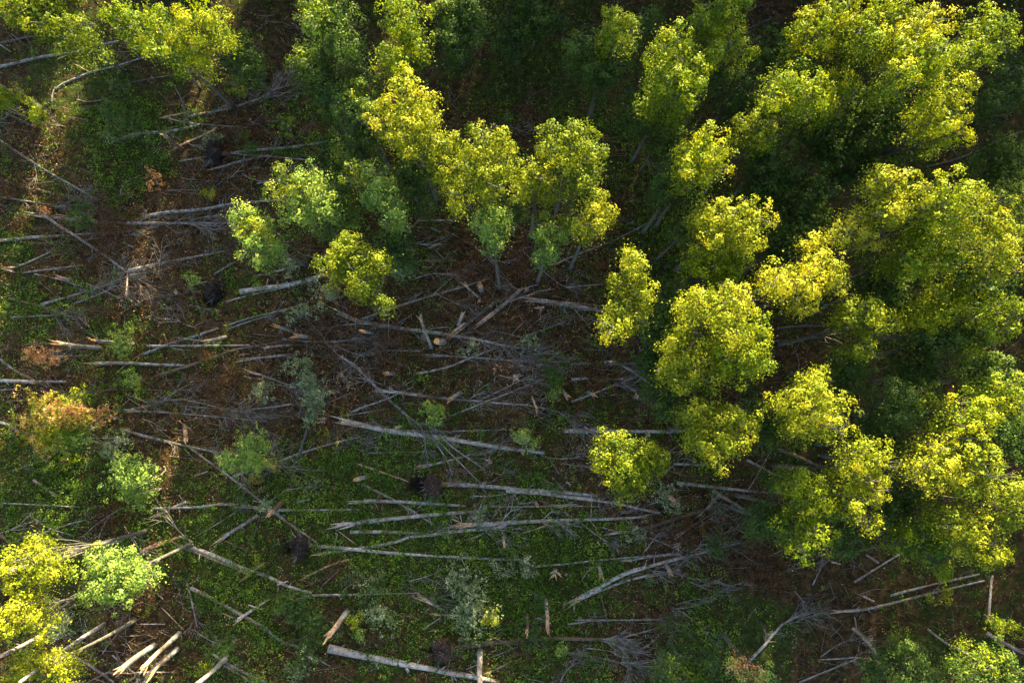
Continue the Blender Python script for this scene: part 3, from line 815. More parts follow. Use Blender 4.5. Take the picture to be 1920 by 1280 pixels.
for px, py, r, h, kind, k2, lab in SHRUBS:
    r *= 1.3; h *= 1.15
    g = gat(px, py, h * .6)
    n = 3 if r > 26 else 2
    z = ground_z(g.x, g.y)
    rw = r / F * (H - h)
    t = thing('shrub', (g.x, g.y, z), lab, 'shrub')
    rng = np.random.default_rng(int(px * 7 + py))
    W3 = []
    for i in range(n + 2):
        a = R.uniform(0, 6.28); d = rw * R.uniform(.25, .6)
        W3.append(((g.x + math.cos(a) * d, g.y + math.sin(a) * d, z + h * R.uniform(.45, .8)), rw * R.uniform(.4, .6), h * R.uniform(.25, .4)))
    C, N, S, T = crown_leaves(W3, rng, leaf=.105, dens=5.0, per=17, clus=.25, up=-.6, ragged=.9)
    C[:, 2] = np.maximum(C[:, 2], z + .05)
    mats = [LEAF[kind]]; mi = None
    if k2: mats.append(LEAF[k2]); mi = (rng.random(len(C)) < .35 + .3 * np.sin(C[:, 0] * 2.1) * np.sin(C[:, 1] * 2.4)).astype(int)
    link('foliage', leaf_mesh('foliage', C, N, S, T, mats, origin=(g.x, g.y, z), midx=mi), t)
    LEAVES[0] += len(C)
    for i in range(n):
        mb = MB()
        w = W3[i]
        sp = bent((g.x + R.uniform(-.1, .1), g.y + R.uniform(-.1, .1), z - .05), w[0], 4, .08)
        mb.tube(sp, [.035, .03, .025, .02, .012], 5)
        for j in range(4):
            p0 = sp[R.randint(1, 4)]
            p1 = Vector(w[0]) + Vector((R.uniform(-1, 1) * w[1], R.uniform(-1, 1) * w[1], R.uniform(-.2, .9) * w[2]))
            mb.tube([p0, (p0 + p1) / 2, p1], [.016, .012, .006], 3)
        part(mb, 'stem', TWIG, t)

# ------------------------------------------------------------------ fallen trunks, branches, planks
# each line: tile of the photograph, width at the butt, width at the tip (tile pixels), flags, points
# flags: s split pale butt, S split pale tip, p wholly pale split wood, w brown bark, d dark bark, c dead brown top,
#        b bare forked top, r root plate at the butt, n no side branches, l pale bark, h heartwood orange
TILE = {'a': (0, 0, 2.976), 'b': (0, 400, 2.976), 'c': (0, 800, 2.666), 'd': (450, 0, 2.976), 'e': (450, 400, 2.976), 'f': (450, 800, 2.666),
        'g': (900, 0, 2.977), 'h': (900, 400, 2.977), 'i': (900, 800, 2.667), 'j': (1400, 0, 2.977), 'k': (1400, 400, 2.977), 'l': (1400, 800, 2.667)}
# z: hung up in a standing tree, its far end well off the ground
LOGS = """
a 14 12 dn 0,240 100,222 200,200 340,240
a 18 11 n 0,372 120,345 250,315 430,290 560,250 660,232
a 10 14 n 850,302 760,335 640,370 520,400 420,440 330,480 290,520 288,560 300,610
a 10 6 dn 615,485 700,468 900,430 1100,400 1480,365
a 14 12 pn 910,655 1035,628
a 14 9 b 1050,650 1180,625 1300,600 1500,530
a 8 5 s 965,668 1080,690 1380,712
a 20 13 sn 745,755 780,742 930,735 1110,697
a 16 15 pn 1000,815 1200,722
a 10 9 n 995,900 1170,872
a 17 12 n 1290,855 1400,840 1520,830 1640,820 1830,788
a 14 12 sn 1212,937 1300,912 1400,885 1500,868
a 9 7 sn 1335,862 1430,868 1580,880 1720,893
a 16 8 c 0,785 130,870 270,960 430,1050 580,1145 600,1180
a 13 6 b 0,1098 100,1115 260,1140 390,1160
a 24 12 sb 250,1210 400,1225 520,1238 680,1245 900,1245 1290,1245
a 8 7 pn 310,1197 425,1210
a 9 8 pn 430,1204 530,1228
a 22 11 n 800,1215 900,1190 1150,1165 1300,1135 1480,1122 1620,1112
a 16 15 wn 200,1055 300,1082
a 13 10 sw 0,470 80,530 150,570 270,620
a 16 13 dn 30,630 100,665 180,700
a 8 5 pn 425,362 492,398
a 5 3 bn 960,460 1015,560 1020,620
a 12 8 wn 690,1080 745,1105
a 6 4 n 430,555 500,570 620,545
a 6 4 n 1040,1000 1170,1008
a 5 4 n 930,1062 1110,1060
a 6 4 n 670,1095 690,1030 780,980
a 8 6 pn 335,325 430,285
a 9 6 n 0,250 60,290
b 20 9 s 30,150 200,132 400,120 560,110 730,100
b 19 8 b 255,15 330,70 450,145 580,232 700,320 870,425
b 12 10 pn 0,305 80,328
b 14 11 pn 20,305 100,295 260,225
b 14 7 n 130,330 300,310 460,288
b 10 6 b 190,338 300,360 460,410
b 24 9 c 720,322 850,290 1050,250 1280,205
b 15 8 b 230,508 400,460 560,410 740,340
b 10 6 b 415,500 500,475 640,410
b 14 6 wb 50,475 200,512 300,535 350,580
b 9 5 b 60,578 300,570 420,575
b 16 5 w 1050,385 1080,450 1110,530 1175,630
b 10 8 n 1065,402 1160,380
b 12 10 n 1195,340 1365,235
b 17 12 n 790,790 950,725 1100,680 1220,640
b 6 4 pn 650,888 720,830 790,785
b 14 10 ln 820,738 1100,738 1390,735
b 12 7 n 1275,622 1400,580 1600,535 1700,500
b 9 5 b 1275,645 1380,605 1490,575 1530,560
b 22 10 wn 870,910 1100,835 1300,765 1450,737 1600,705
b 24 12 sn 540,838 700,835 850,842 1030,848
b 16 10 n 0,812 80,875 180,925 270,970
b 19 14 wln 0,932 200,938 370,938
b 9 7 pn 0,985 85,980
b 11 6 sn 1300,480 1400,455 1488,435 1620,408 
b 29 25 ln 1340,438 1480,415 1630,395 1810,345
b 14 5 b 675,1103 800,1080 960,1038 1080,1050 1300,1100 1420,1110
b 13 5 sb 740,1103 900,1108 1100,1125 1220,1135 1488,1160
b 16 8 sw 460,1000 620,985 900,985
b 14 10 wn 40,1048 150,1040 330,1030
b 20 10 b 0,1165 60,1185 110,1220 200,1235
c 16 8 b 600,8 690,38 800,65 940,98 1050,120 1220,150
b 6 4 ln 390,1252 680,1252
b 9 7 pn 685,162 745,190
b 16 12 sn 1378,812 1490,802 1630,785
b 6 3 n 915,675 945,750
b 6 4 pn 690,410 785,410
b 6 4 pn 745,445 790,420
b 7 4 b 480,390 600,440 680,485
b 7 4 n 745,520 850,450
b 8 5 wn 900,530 1020,543
b 6 5 n 135,728 230,738
b 8 6 pn 955,750 1020,762
b 13 10 sn 1035,700 1100,708 1160,712
b 7 4 b 700,1010 780,1040 850,1065
b 8 5 pb 740,1015 810,1050
b 7 4 b 1000,1075 1120,1080 1280,1095
b 6 3 n 860,1125 700,1020
c 13 11 n 165,265 285,350
c 8 5 ln 10,380 200,390 400,400
c 11 5 c 110,550 250,520 330,490 470,455 590,430
c 6 5 n 155,448 240,500 270,515 370,545
c 8 5 n 280,535 370,590
c 16 12 wn 0,535 60,590 125,640
c 28 22 lnz 595,565 500,585 400,612 270,660 60,720
c 19 16 wlnz 520,985 400,1060 250,1165 100,1275
c 20 18 wlnz 215,1035 100,1100 0,1145
c 14 9 n 345,1135 450,1190 570,1278
c 10 7 wb 525,1010 570,1100 600,1170
c 8 6 b 560,1140 620,1190 700,1250
c 12 6 wn 640,1275 700,1230 735,1190
c 7 6 pn 545,1228 650,1232
c 8 6 pn 690,1225 850,1225
c 15 12 n 1060,1130 1150,1190 1240,1235 1333,1278
c 12 9 n 1120,1190 1190,1230 1250,1275
c 19 8 n 955,805 1100,880 1200,935 1333,1010 1400,1070 1470,1090 1650,1195
c 20 8 pn 1190,962 1260,915 1330,870
c 9 6 pn 1240,888 1310,912
c 9 6 b 930,765 960,880 985,1000
c 23 12 ln 950,598 1100,655 1210,705 1333,745 1450,800 1560,830
c 17 10 pn 885,587 1050,655 1240,735
c 13 8 pn 1218,760 1310,685
c 18 16 ln 865,405 930,375
c 20 16 pn 785,442 872,400
c 12 14 Sn 764,408 870,405 1000,400 1130,385 1290,405
c 19 16 sn 1120,548 1205,495 1290,440
c 7 4 b 990,540 1100,475 1210,405
c 10 13 n 945,100 1050,180 1150,250 1290,360 1400,450 1500,520 1590,585
c 24 18 hn 705,620 780,590 860,565
c 12 10 pn 670,655 730,610 800,572
c 8 6 pn 895,545 960,570
c 7 5 wn 925,480 925,590
c 8 5 pb 815,910 910,1005
c 11 8 pn 780,828 815,860
c 7 5 ln 700,985 825,985
c 12 9 pn 970,245 1040,222
c 7 5 pn 1110,930 1170,955
c 15 12 lb 1170,245 1270,210 1310,190
c 5 4 n 870,765 950,755
c 6 4 wn 1020,530 1025,600
c 6 4 pn 1036,640 1065,615
c 7 5 n 1187,315 1222,285
e 32 20 sln 620,1168 700,1185 850,1215 1100,1248 1280,1278 1490,1310 1700,1335
e 13 7 n 735,1160 800,1190 950,1212 1250,1212 1488,1205
f 12 5 lb 195,172 320,125 470,80 560,60 600,50
f 6 5 n 640,130 980,122
f 13 8 pn 620,195 720,230 830,268
f 14 10 n 610,285 740,350 870,425 970,490
f 22 15 rn 985,285 1100,288 1200,295 1333,305 1400,313 1550,322 1700,335 1790,345
f 18 12 sn 620,370 740,372 900,380 1130,395
f 12 10 n 1230,395 1290,395
f 24 13 sn 530,492 650,470 850,450 1000,435 1250,420
f 19 12 n 550,525 700,525 900,530
f 14 16 lsb 415,632 560,612 760,580 850,550 950,540 1100,520 1250,510 1333,490
f 19 9 rln 330,592 500,605 700,625 900,640 1250,660 1400,662
f 14 8 pn 325,750 430,700 540,662
f 6 4 pn 420,785 490,720
f 6 4 pn 490,520 570,580
f 6 4 pn 470,610 487,535
f 13 4 lb 305,843 500,838 700,835 930,828
f 9 4 n 240,975 300,985 400,985
f 38 20 ln 440,1105 560,1132 750,1170 1000,1218 1200,1255 1300,1278
f 9 5 wn 480,1220 560,1275
f 27 12 rw 1030,1105 1100,1100 1200,1085 1333,1072 1500,1060 1700,1050
f 7 5 pn 1330,1185 1230,1230
f 6 5 n 1130,1210 1185,1188
f 17 13 sn 940,872 1035,925
f 15 13 pn 970,937 1050,940
f 9 6 n 915,1010 1000,955
f 8 5 n 920,932 950,900
f 9 7 pn 1170,675 1205,735
f 11 9 pn 1080,785 1072,825
f 15 5 sb 930,195 1060,165 1180,130
f 12 9 n 285,375 345,362
f 8 5 b 145,385 220,320 340,300
f 15 7 n 180,415 400,415 600,412
f 10 8 pn 0,400 90,408
f 7 4 ln 1165,345 1240,346 1333,335
f 19 16 sn 1150,490 1270,482
f 10 6 pn 1045,505 1105,495
f 9 3 pn 1060,460 1105,478
f 10 6 sn 1180,550 1250,515
f 16 12 dn 290,150 340,0
f 8 5 n 435,425 445,470
f 6 3 pn 1100,440 1110,480
f 9 7 pn 185,790 240,770
e 17 12 sb 610,828 680,885 800,1010 940,1135 1010,1190 
f 9 5 lb 955,50 1000,110 1040,180 1060,240
f 8 4 lb 1000,40 1060,100 1130,150 1220,210
f 7 4 lb 990,70 1050,130 1130,210 1200,280
f 6 4 b 905,0 925,60 925,120
e 26 11 sb 590,572 660,600 850,635 1050,660 1300,700 1488,740 1640,760
e 17 7 n 680,590 860,525 1080,455 1260,405 1400,360
e 13 9 n 85,350 200,325 300,295 400,288
e 25 20 sdn 1230,640 1300,590 1380,530 1450,475
e 24 18 sn 1388,577 1470,510 1580,415
e 8 5 n 790,765 1020,765
e 13 8 sb 1085,792 1250,800 1488,818 1640,828
e 13 10 sn 1010,890 1150,860 1300,800 1440,745
e 14 8 b 235,700 400,715 530,715 670,695
e 9 5 b 470,715 540,780 560,815
e 7 4 b 545,745 620,775 700,800
e 14 7 sb 75,890 150,912 300,968
e 12 9 ln 70,1092 180,1080 290,1062
e 13 6 n 620,1108 700,1075 820,1035 970,965
e 8 5 n 540,1135 700,1110 830,1088
e 19 7 sb 830,992 900,1000 1100,1028 1300,1045 1488,1062 1570,1065 1750,1098 1830,1140
e 12 7 b 1170,1130 1300,1080 1488,1005 1690,925
e 9 6 n 1340,1040 1488,970 1650,890
e 15 12 sn 1045,40 1200,40
e 17 9 pn 145,745 290,735
e 6 5 pn 830,600 828,695
e 7 5 n 870,620 960,565
e 8 6 sn 1140,635 1060,645
e 5 4 b 1080,440 1240,520
e 6 4 n 1070,460 1190,350
e 8 6 b 970,365 1080,335 1200,345
e 10 7 n 905,215 980,205
e 7 5 b 930,270 1060,265
e 6 4 n 570,890 640,835
e 7 5 n 460,1070 620,1000
e 6 4 b 90,970 200,955 300,975
e 6 4 n 910,960 970,930
e 7 5 n 1090,205 1140,255
e 12 8 n 1050,195 1120,165
h 26 16 sn 338,485 500,510 690,548 905,600 1045,628
h 8 6 n 400,488 730,520
h 17 12 ln 690,828 760,832 850,880 980,975 1080,1050
h 10 8 n 500,840 610,835
h 15 14 ln 510,925 605,920
h 10 8 sw 770,927 620,925
h 13 8 b 510,1050 620,1010 800,935
h 11 7 n 420,285 470,260 620,200 740,155 850,100 1010,15
h 7 4 b 240,210 350,320 470,410 530,420
h 8 6 ln 480,412 690,395
h 9 7 n 315,435 420,422
h 11 5 b 265,680 340,655 480,600
h 5 3 n 140,720 200,650 250,600
h 15 13 dn 700,845 950,832
h 16 12 wn 1030,305 1110,260
h 13 9 wn 1080,400 1180,375
h 12 8 dn 1040,445 1120,435
h 26 16 wln 470,1212 640,1215 900,1216 1110,1218
h 17 15 n 580,1190 660,1250
h 11 9 pn 920,1255 955,1210
h 11 9 sn 275,455 170,490
h 8 5 b 800,950 900,1020
h 7 5 b 430,0 0,0
i 21 10 ln 130,320 300,330 400,345 640,375 800,410 900,430
i 10 6 n 30,398 250,398 450,395 600,398
i 8 6 pn 360,393 470,388
i 23 11 lS 0,490 200,475 470,465 700,458 800,450
i 25 9 slc 510,850 600,800 720,735 870,690 1060,640 1250,590 1340,575
i 16 6 sb 515,852 700,780 850,740 1000,712
i 10 7 n 275,698 420,685 600,665 750,652 980,632
i 13 10 sn 740,668 850,648 1000,635
i 16 19 swn 700,525 800,510 900,485 1000,450 1190,393
i 10 7 sw 1010,530 1100,470 1190,420
i 7 4 b 600,498 720,530 830,520
i 18 11 n 985,280 1150,298 1387,325 1500,330
i 19 11 n 1165,320 1250,370 1387,455 1470,500 1570,545
i 20 14 wb 375,1055 500,1060 650,1060
i 14 9 db 420,1125 600,1155 820,1205
i 9 6 b 480,965 700,965 920,962
i 10 5 b 715,1050 800,1030 940,990
i 6 4 b 530,1105 650,1120 690,1140
i 9 4 b 660,1060 730,1140 745,1200
i 6 4 b 960,910 1080,895 1190,845
i 8 4 b 990,915 1080,975 1150,1055
i 10 6 wn 600,830 625,920 645,1010
i 7 6 pn 470,880 472,925
i 8 6 n 425,875 410,905
i 10 6 pn 225,528 340,490
i 7 5 n 120,575 118,545
i 6 4 b 275,240 365,285
i 8 5 b 510,485 570,530 635,575
i 8 5 n 920,240 955,200
i 12 10 n 970,185 1150,190
i 8 6 n 900,140 1040,115
i 7 5 sn 865,745 940,732
i 14 12 pn 590,298 612,270
i 7 5 pn 555,435 558,350
i 7 4 ln 30,1235 130,1190
i 12 10 n 0,1260 100,1278
i 6 4 n 60,1150 185,1100
i 6 4 b 400,1275 430,1220 480,1180
i 6 5 n 1100,588 1250,585
i 7 4 b 0,655 150,660 250,690
i 8 4 b 300,140 380,160 520,150
i 6 4 b 420,185 540,202
i 5 4 b 830,620 880,545
i 8 7 pn 455,290 430,275
i 7 4 b 1150,330 1170,380
i 5 4 pn 820,625 888,538
i 6 4 n 350,165 400,240
i 8 5 pn 460,852 475,842
i 9 6 b 440,985 530,975
i 18 8 dc 1140,560 1250,520 1330,470
i 8 5 c 1250,600 1320,640 1400,700
k 15 10 dn 175,640 300,628 435,628
k 18 12 dn 230,730 320,700 450,685
j 12 10 dn 0,165 140,100
j 15 11 wn 1540,735 1420,780 1270,850 1150,895 1010,930
j 12 9 dn 1280,630 1330,600
j 10 8 dn 480,1025 600,960
l 19 15 wn 130,105 250,145 350,190 430,215
l 15 7 n 0,165 80,205 210,275
l 6 4 n 5,320 60,230 125,110
l 15 9 n 670,440 780,480 890,505
l 10 8 n 655,470 765,552
l 13 9 wn 490,640 620,605 750,580
l 13 9 wn 490,635 560,560
l 15 12 n 425,525 530,520
l 13 9 dn 115,742 250,705 410,665
l 11 9 n 540,775 650,705 765,635
l 13 11 n 600,640 660,680
l 12 8 n 720,842 900,795 1000,772 1165,735
l 15 8 sn 490,920 600,910 830,855 1050,800 1190,768
l 13 6 pn 580,845 640,872
l 19 11 n 530,1005 600,1070 700,1200
l 9 6 dn 545,1005 610,1060 690,1150
l 13 10 n 905,1010 970,1060 1040,1110
l 18 15 n 1200,1030 1280,1075 1385,1130
l 15 7 lb 0,1180 90,1090 180,985 290,930
l 9 6 b 265,1275 400,1220 570,1150
l 9 6 sn 505,1155 360,1163
l 8 5 wn 490,800 520,870
l 8 5 n 540,950 550,1010
l 6 4 b 240,820 290,880
l 9 6 dn 415,780 440,850
l 6 4 b 370,1150 460,1085 540,1060
l 7 4 b 330,790 370,710
l 8 6 pn 425,675 470,685
"""
# landmarks that the labels of logs, stumps and splinters refer to
MARKS = [((660, 510), 'the lone golden aspen with a tail'), ((1180, 868), 'the lone golden clearing aspen'), ((795, 908), 'the big dark root plate'),
         ((410, 285), 'the upper left root plate'), ((402, 550), 'the left-hand root hole'), ((545, 1025), 'the small dark root mass'),
         ((825, 1210), 'the reddish bottom root plate'), ((215, 1080), 'the spring-green lower left aspen'), ((258, 900), 'the rounded blue-green sapling'),
         ((130, 785), 'the salmon-leaved tree top'), ((470, 860), 'the sparse pale sapling'), ((585, 750), 'the whitish-leaved bush'),
         ((806, 777), 'the small bright green bush'), ((988, 822), 'the pale leafy bush'), ((1040, 700), 'the dark green bush'),
         ((885, 1135), 'the silvery willow thicket'), ((568, 1155), 'the dark lower thicket'), ((465, 440), 'the leftmost pale green aspen'),
         ((1180, 560), 'the slanting golden aspen'), ((60, 1120), 'the lower left corner pair'), ((100, 40), 'the top left corner aspen'),
         ((300, 80), 'the second top left crown'), ((220, 230), 'the dull upper left sapling'), ((1370, 1020), 'the brown heap of tops'),
         ((1520, 960), 'the green and yellow aspen'), ((1345, 820), 'the lower bright crown'), ((1830, 1010), 'the lower right aspen group'),
         ((1290, 1260), 'the bottom-edge dull sapling'), ((1690, 1250), 'the dim bottom right crown'), ((285, 330), 'the sunlit orange fern'),
         ((930, 440), 'the pale aspen with bare trunk'), ((238, 640), 'the light green open bush'), ((240, 710), 'the blue-green bush on a log'),
         ((425, 1212), 'the small round blue-green sapling'), ((665, 1160), 'the yellow-leaved sprig'), ((88, 665), 'the bright orange foliage'),
         ((1620, 910), 'the lower right golden crown'), ((150, 403), 'the dim bush on the splintered log'), ((818, 640), 'the orange-topped cut stump'),
         ((1280, 690), 'the bulging left lobe'), ((1050, 440), 'the end of the golden row'), ((1510, 560), 'the crown with a drooping lobe'),
         ((1860, 70), 'the isolated corner crown'), ((1440, 250), 'the creamy yellow crown'), ((1780, 400), 'the jagged golden cluster'),
         ((620, 150), 'the grey-green shaded aspen'), ((755, 220), 'the bright rounded aspen'), ((20, 195), 'the left edge sapling')]
USED = set()


def where(px, py, skip=0):
    ms = sorted(MARKS, key=lambda m: (m[0][0] - px) ** 2 + (m[0][1] - py) ** 2)
    (mx, my), nm = ms[skip]
    dx, dy = px - mx, py - my
    d = math.hypot(dx, dy)
    if d < 26: return 'at ' + nm
    a = math.degrees(math.atan2(-dy, dx)) % 360
    w = ['right of', 'up right of', 'above', 'up left of', 'left of', 'down left of', 'below', 'down right of'][int((a + 22.5) // 45) % 8]
    return ('close ' if d < 60 else '') + w + ' ' + nm


def lean_word(p, q):
    """how the piece runs in the photograph"""
    a = math.degrees(math.atan2(-(q[1] - p[1]), q[0] - p[0])) % 180
    if a < 7 or a > 173: return 'level'
    if a < 35: return 'gently rising rightward'
    if a < 68: return 'steeply rising rightward'
    if a < 112: return 'upright'
    if a < 145: return 'steeply falling rightward'
    return 'gently falling rightward'


def unique(adj, noun, run, px, py):
    cands = [f'{adj} {noun}, {run}, {where(px, py)}', f'{adj} {noun}, {run}, {where(px, py, 1)}', f'{adj} {noun}, {run}, {where(px, py, 2)}']
    for w in ('shorter', 'narrower', 'fainter'):
        cands.append(f'{w} {adj} {noun}, {run}, {where(px, py)}')
    for c in cands:
        c = ' '.join(c.split())
        if c not in USED and len(c.split()) <= 16:
            USED.add(c); return c
    c = ' '.join(f'{noun}, {run}, {where(px, py, 3)}'.split())
    while c in USED: c = 'minor ' + c
    USED.add(c)
    return c


PLACED = []                    # ((x0,y0,z0),(x1,y1,z1),r) segments of pieces already lying there


def seg_cross(a, b, c, d):
    r = (b[0] - a[0], b[1] - a[1]); s = (d[0] - c[0], d[1] - c[1])
    den = r[0] * s[1] - r[1] * s[0]
    if abs(den) < 1e-6: return None
    t = ((c[0] - a[0]) * s[1] - (c[1] - a[1]) * s[0]) / den
    u = ((c[0] - a[0]) * r[1] - (c[1] - a[1]) * r[0]) / den
    return (t, u) if 0 <= t <= 1 and 0 <= u <= 1 else None


def fork(mb, p, d, L, r, depth, spread=.5, lift=.25, mat=0):
    """a forking bare branch lying roughly along d; returns the tips"""
    d = Vector(d).normalized()
    n = 4
    pts = [Vector(p)]
    dd = d.copy()
    for i in range(n):
        dd = (dd + Vector((R.uniform(-1, 1), R.uniform(-1, 1), R.uniform(-.4, .4))) * .16).normalized()
        q = pts[-1] + dd * L / n
        gzv = ground_z(q.x, q.y)
        q.z = max(q.z - .06 * i * L / n, gzv + .05)
        pts.append(q)
    mb.tube(pts, [max(.008, r * (1 - .19 * i)) for i in range(n + 1)], 4 if r > .03 else 3, mat=mat)
    tips = [pts[-1]]
    if depth > 0:
        for j in range(R.randint(2, 4)):
            k = R.randint(1, n - 1)
            sd = 1 if R.random() < .5 else -1
            side = Vector((-d.y, d.x, 0)) * sd * R.uniform(.35, 1.0) * spread * 2
            nd = (d + side + Vector((0, 0, R.uniform(-.05, lift)))).normalized()
            tips += fork(mb, pts[k], nd, L * R.uniform(.4, .7), r * .55, depth - 1, spread, lift, mat)
    return tips


def root_plate(parent, p, d, rad, mats, px=None):
    """the torn-up disc of roots and soil, standing at the butt end"""
    d = Vector(d).normalized()
    u = d.cross(Vector((0, 0, 1))).normalized(); w = d.cross(u) * -1
    mb = MB()
    rng = R
    base = len(mb.v)
    rings, seg = 6, 22
    cen = p - d * .15
    lob = [rng.uniform(.75, 1.15) for _ in range(seg)]
    for side, off in ((0, 0.0), (1, -.45)):
        for i in range(rings + 1):
            for k in range(seg):
                a = 2 * math.pi * k / seg
                rr = rad * i / rings * lob[k] * (1 + rng.uniform(-.06, .06))
                bulge = (1 - (i / rings) ** 2) * (.3 if side == 0 else -.3)
                q = cen + d * (off + bulge + rng.uniform(-.10, .10)) + u * rr * math.cos(a) + w * rr * math.sin(a)
                mb.v.append(q)
    per = (rings + 1) * seg
    for s_ in range(2):
        for i in range(rings):
            for k in range(seg):
                a0 = base + s_ * per + i * seg + k; a1 = base + s_ * per + i * seg + (k + 1) % seg
                f = (a0, a1, a1 + seg, a0 + seg)
                mb.f.append(f if s_ == 0 else f[::-1]); mb.m.append(0)
    for k in range(seg):
        a0 = base + rings * seg + k; a1 = base + rings * seg + (k + 1) % seg
        mb.f.append((a0, a1, a1 + per, a0 + per)); mb.m.append(0)
    part(mb, 'root_plate', mats, parent, smooth=False)
    for j in range(20):
        mb = MB()
        a = rng.uniform(0, 6.28)
        dr = u * math.cos(a) + w * math.sin(a)
        s0 = cen + dr * rad * rng.uniform(.2, .8) - d * rng.uniform(.2, .5)
        e = s0 + (dr * rng.uniform(.2, 1.1) - d * rng.uniform(0, .7) + Vector((0, 0, rng.uniform(-.3, .2)))) * rad * .8
        pts = bent(s0, e, 5, .14)
        mb.tube(pts, [.05, .042, .033, .024, .016, .008], 4)
        for q in range(3):
            p0 = pts[rng.randint(1, 4)]
            mb.tube(bent(p0, p0 + (e - s0) * .4 + Vector((rng.uniform(-.4, .4), rng.uniform(-.4, .4), rng.uniform(-.3, .3))), 2, .1), [.025, .015, .006], 3)
        part(mb, 'root', TWIG if j % 5 == 0 else BARKD, parent)


NLOG = 0
DEADC, DEADN, DEADS, DEADT = [], [], [], []


def place_log(tile, w0, w1, flags, pts, lab=None):
    global NLOG
    ox, oy, s = TILE[tile]
    P = [(ox + x / s, oy + y / s) for x, y in pts]
    r0, r1 = w0 / s / 2 * H / F, w1 / s / 2 * H / F
    # resample in the plane
    g = [gat(px, py, .1) for px, py in P]
    L = sum((g[i + 1] - g[i]).length for i in range(len(g) - 1))
    n = max(4, min(30, int(L / .9)))
    cum = [0]
    for i in range(len(g) - 1): cum.append(cum[-1] + (g[i + 1] - g[i]).length)
    def pos(t):
        d = t * L
        for i in range(len(g) - 1):
            if d <= cum[i + 1] or i == len(g) - 2:
                u = (d - cum[i]) / max(1e-6, cum[i + 1] - cum[i])
                # Catmull-Rom through the traced points
                p0, p1, p2, p3 = g[max(i - 1, 0)], g[i], g[i + 1], g[min(i + 2, len(g) - 1)]
                return 0.5 * ((2 * p1) + (p2 - p0) * u + (2 * p0 - 5 * p1 + 4 * p2 - p3) * u * u + (3 * p1 - p0 - 3 * p2 + p3) * u ** 3)
    base = [pos(i / n) for i in range(n + 1)]
    rad = [r0 + (r1 - r0) * i / n for i in range(n + 1)]
    thin = max(r0, r1) < .09
    # rest on the ground and on what already lies there
    bumps = []
    for i in range(n):
        a, b = base[i], base[i + 1]
        for (c, d, rr) in PLACED:
            if max(a.x, b.x) < min(c[0], d[0]) or min(a.x, b.x) > max(c[0], d[0]) or max(a.y, b.y) < min(c[1], d[1]) or min(a.y, b.y) > max(c[1], d[1]): continue
            x = seg_cross(a, b, c, d)
            if x:
                zc = c[2] + (d[2] - c[2]) * x[1] + rr + rad[i]
                bumps.append(((i + x[0]) / n * L, zc))
    hang = {595: (3.0, 13.0), 520: (.5, 14.0), 215: (2.0, 13.0)}.get(int(pts[0][0]), (0, 0)) if 'z' in flags else (0, 0)
    pts3 = []
    for i, q in enumerate(base):
        gzv = ground_z(q.x, q.y)
        z = gzv + rad[i] * .4 + (.05 if thin else .0)
        if 'z' in flags:                # a trunk hung up in the standing trees
            z += hang[0] + (hang[1] - hang[0]) * i / n
            rad[i] *= (H - z) / H
        sd = i / n * L
        for bs, bz in bumps:
            z = max(z, bz - abs(sd - bs) * .10)
        # keep the traced place in the picture while it is lifted: move along the sight line
        k = (H - z) / (H - q.z)
        pts3.append(Vector((q.x * k, q.y * k, z)))
    for i in range(n):
        PLACED.append((tuple(pts3[i]), tuple(pts3[i + 1]), (rad[i] + rad[i + 1]) / 2))
    px0, py0 = P[0]; px1, py1 = P[-1]
    mx, my = P[len(P) // 2] if len(P) > 2 else ((px0 + px1) / 2, (py0 + py1) / 2)
    run = lean_word(P[0], P[-1])
    pale = 'p' in flags
    if pale:
        name, cat, noun = ('split_plank', 'split wood', 'split wood piece')
        adj = ('long ' if L > 5 else 'short ' if L < 1.8 else '') + 'pale'
        grp = 'pale pieces of split wood on the ground'
    elif r0 < .09 and r1 < .09:
        name, cat, noun = 'fallen_branch', 'branch', 'bare grey branch'
        adj = ('long ' if L > 6 else 'short ' if L < 2.2 else '') + 'thin'
        grp = 'fallen branches on the clearing floor'
    else:
        name, cat, noun = 'fallen_log', 'fallen log', 'fallen trunk'
        adj = ('very long ' if L > 16 else 'long ' if L > 8 else 'short ' if L < 3 else '')
        adj += ('thick ' if max(r0, r1) > .19 else '') + ('brown' if 'w' in flags else 'dark' if 'd' in flags else 'pale grey' if 'l' in flags else 'grey')
        if 's' in flags and 'S' not in flags: noun += ' with splintered butt'
        grp = 'aspen trunks blown down across the clearing'
    if 'r' in flags: name, cat, noun = 'uprooted_tree', 'uprooted tree', 'uprooted trunk'
    if 'h' in flags: adj = 'short rotten orange'
    t = thing(name, pts3[0], lab or unique(adj, noun, run, mx, my), cat, grp)
    bark = BARKD if 'd' in flags else BARKB if ('w' in flags and 'l' not in flags) else BARKP if 'l' in flags else BARK
    d0 = (pts3[0] - pts3[1]).normalized(); d1 = (pts3[-1] - pts3[-2]).normalized()
    if pale or 'h' in flags:
        # a split slab: flattened, with shards at both ends
        mb = MB()
        m = WOODO if 'h' in flags else (WOOD if R.random() < .55 else WOODG)
        mb.tube(pts3, [a * R.uniform(.72, .95) for a in rad], 6, mat=0, jitter=.22, flat=.45)
        part(mb, 'slab', [m], t, smooth=False)
        if L > 1.2:
            for (p, d, a, cnt) in ((pts3[0], d0, r0, 3), (pts3[-1], d1, r1, 3)):
                for j in range(cnt):
                    mb = MB()
                    off = Vector((-d.y, d.x, 0)) * R.uniform(-.6, .6) * a
                    mb.shard(p - d * a * 2 + off, d + Vector((R.uniform(-.08, .08), R.uniform(-.08, .08), R.uniform(0, .06))), R.uniform(2.5, 7) * a + .15, a * R.uniform(.4, .9), a * .4)
                    part(mb, 'splinter', [m], t, smooth=False)
        return t
    mb = MB()
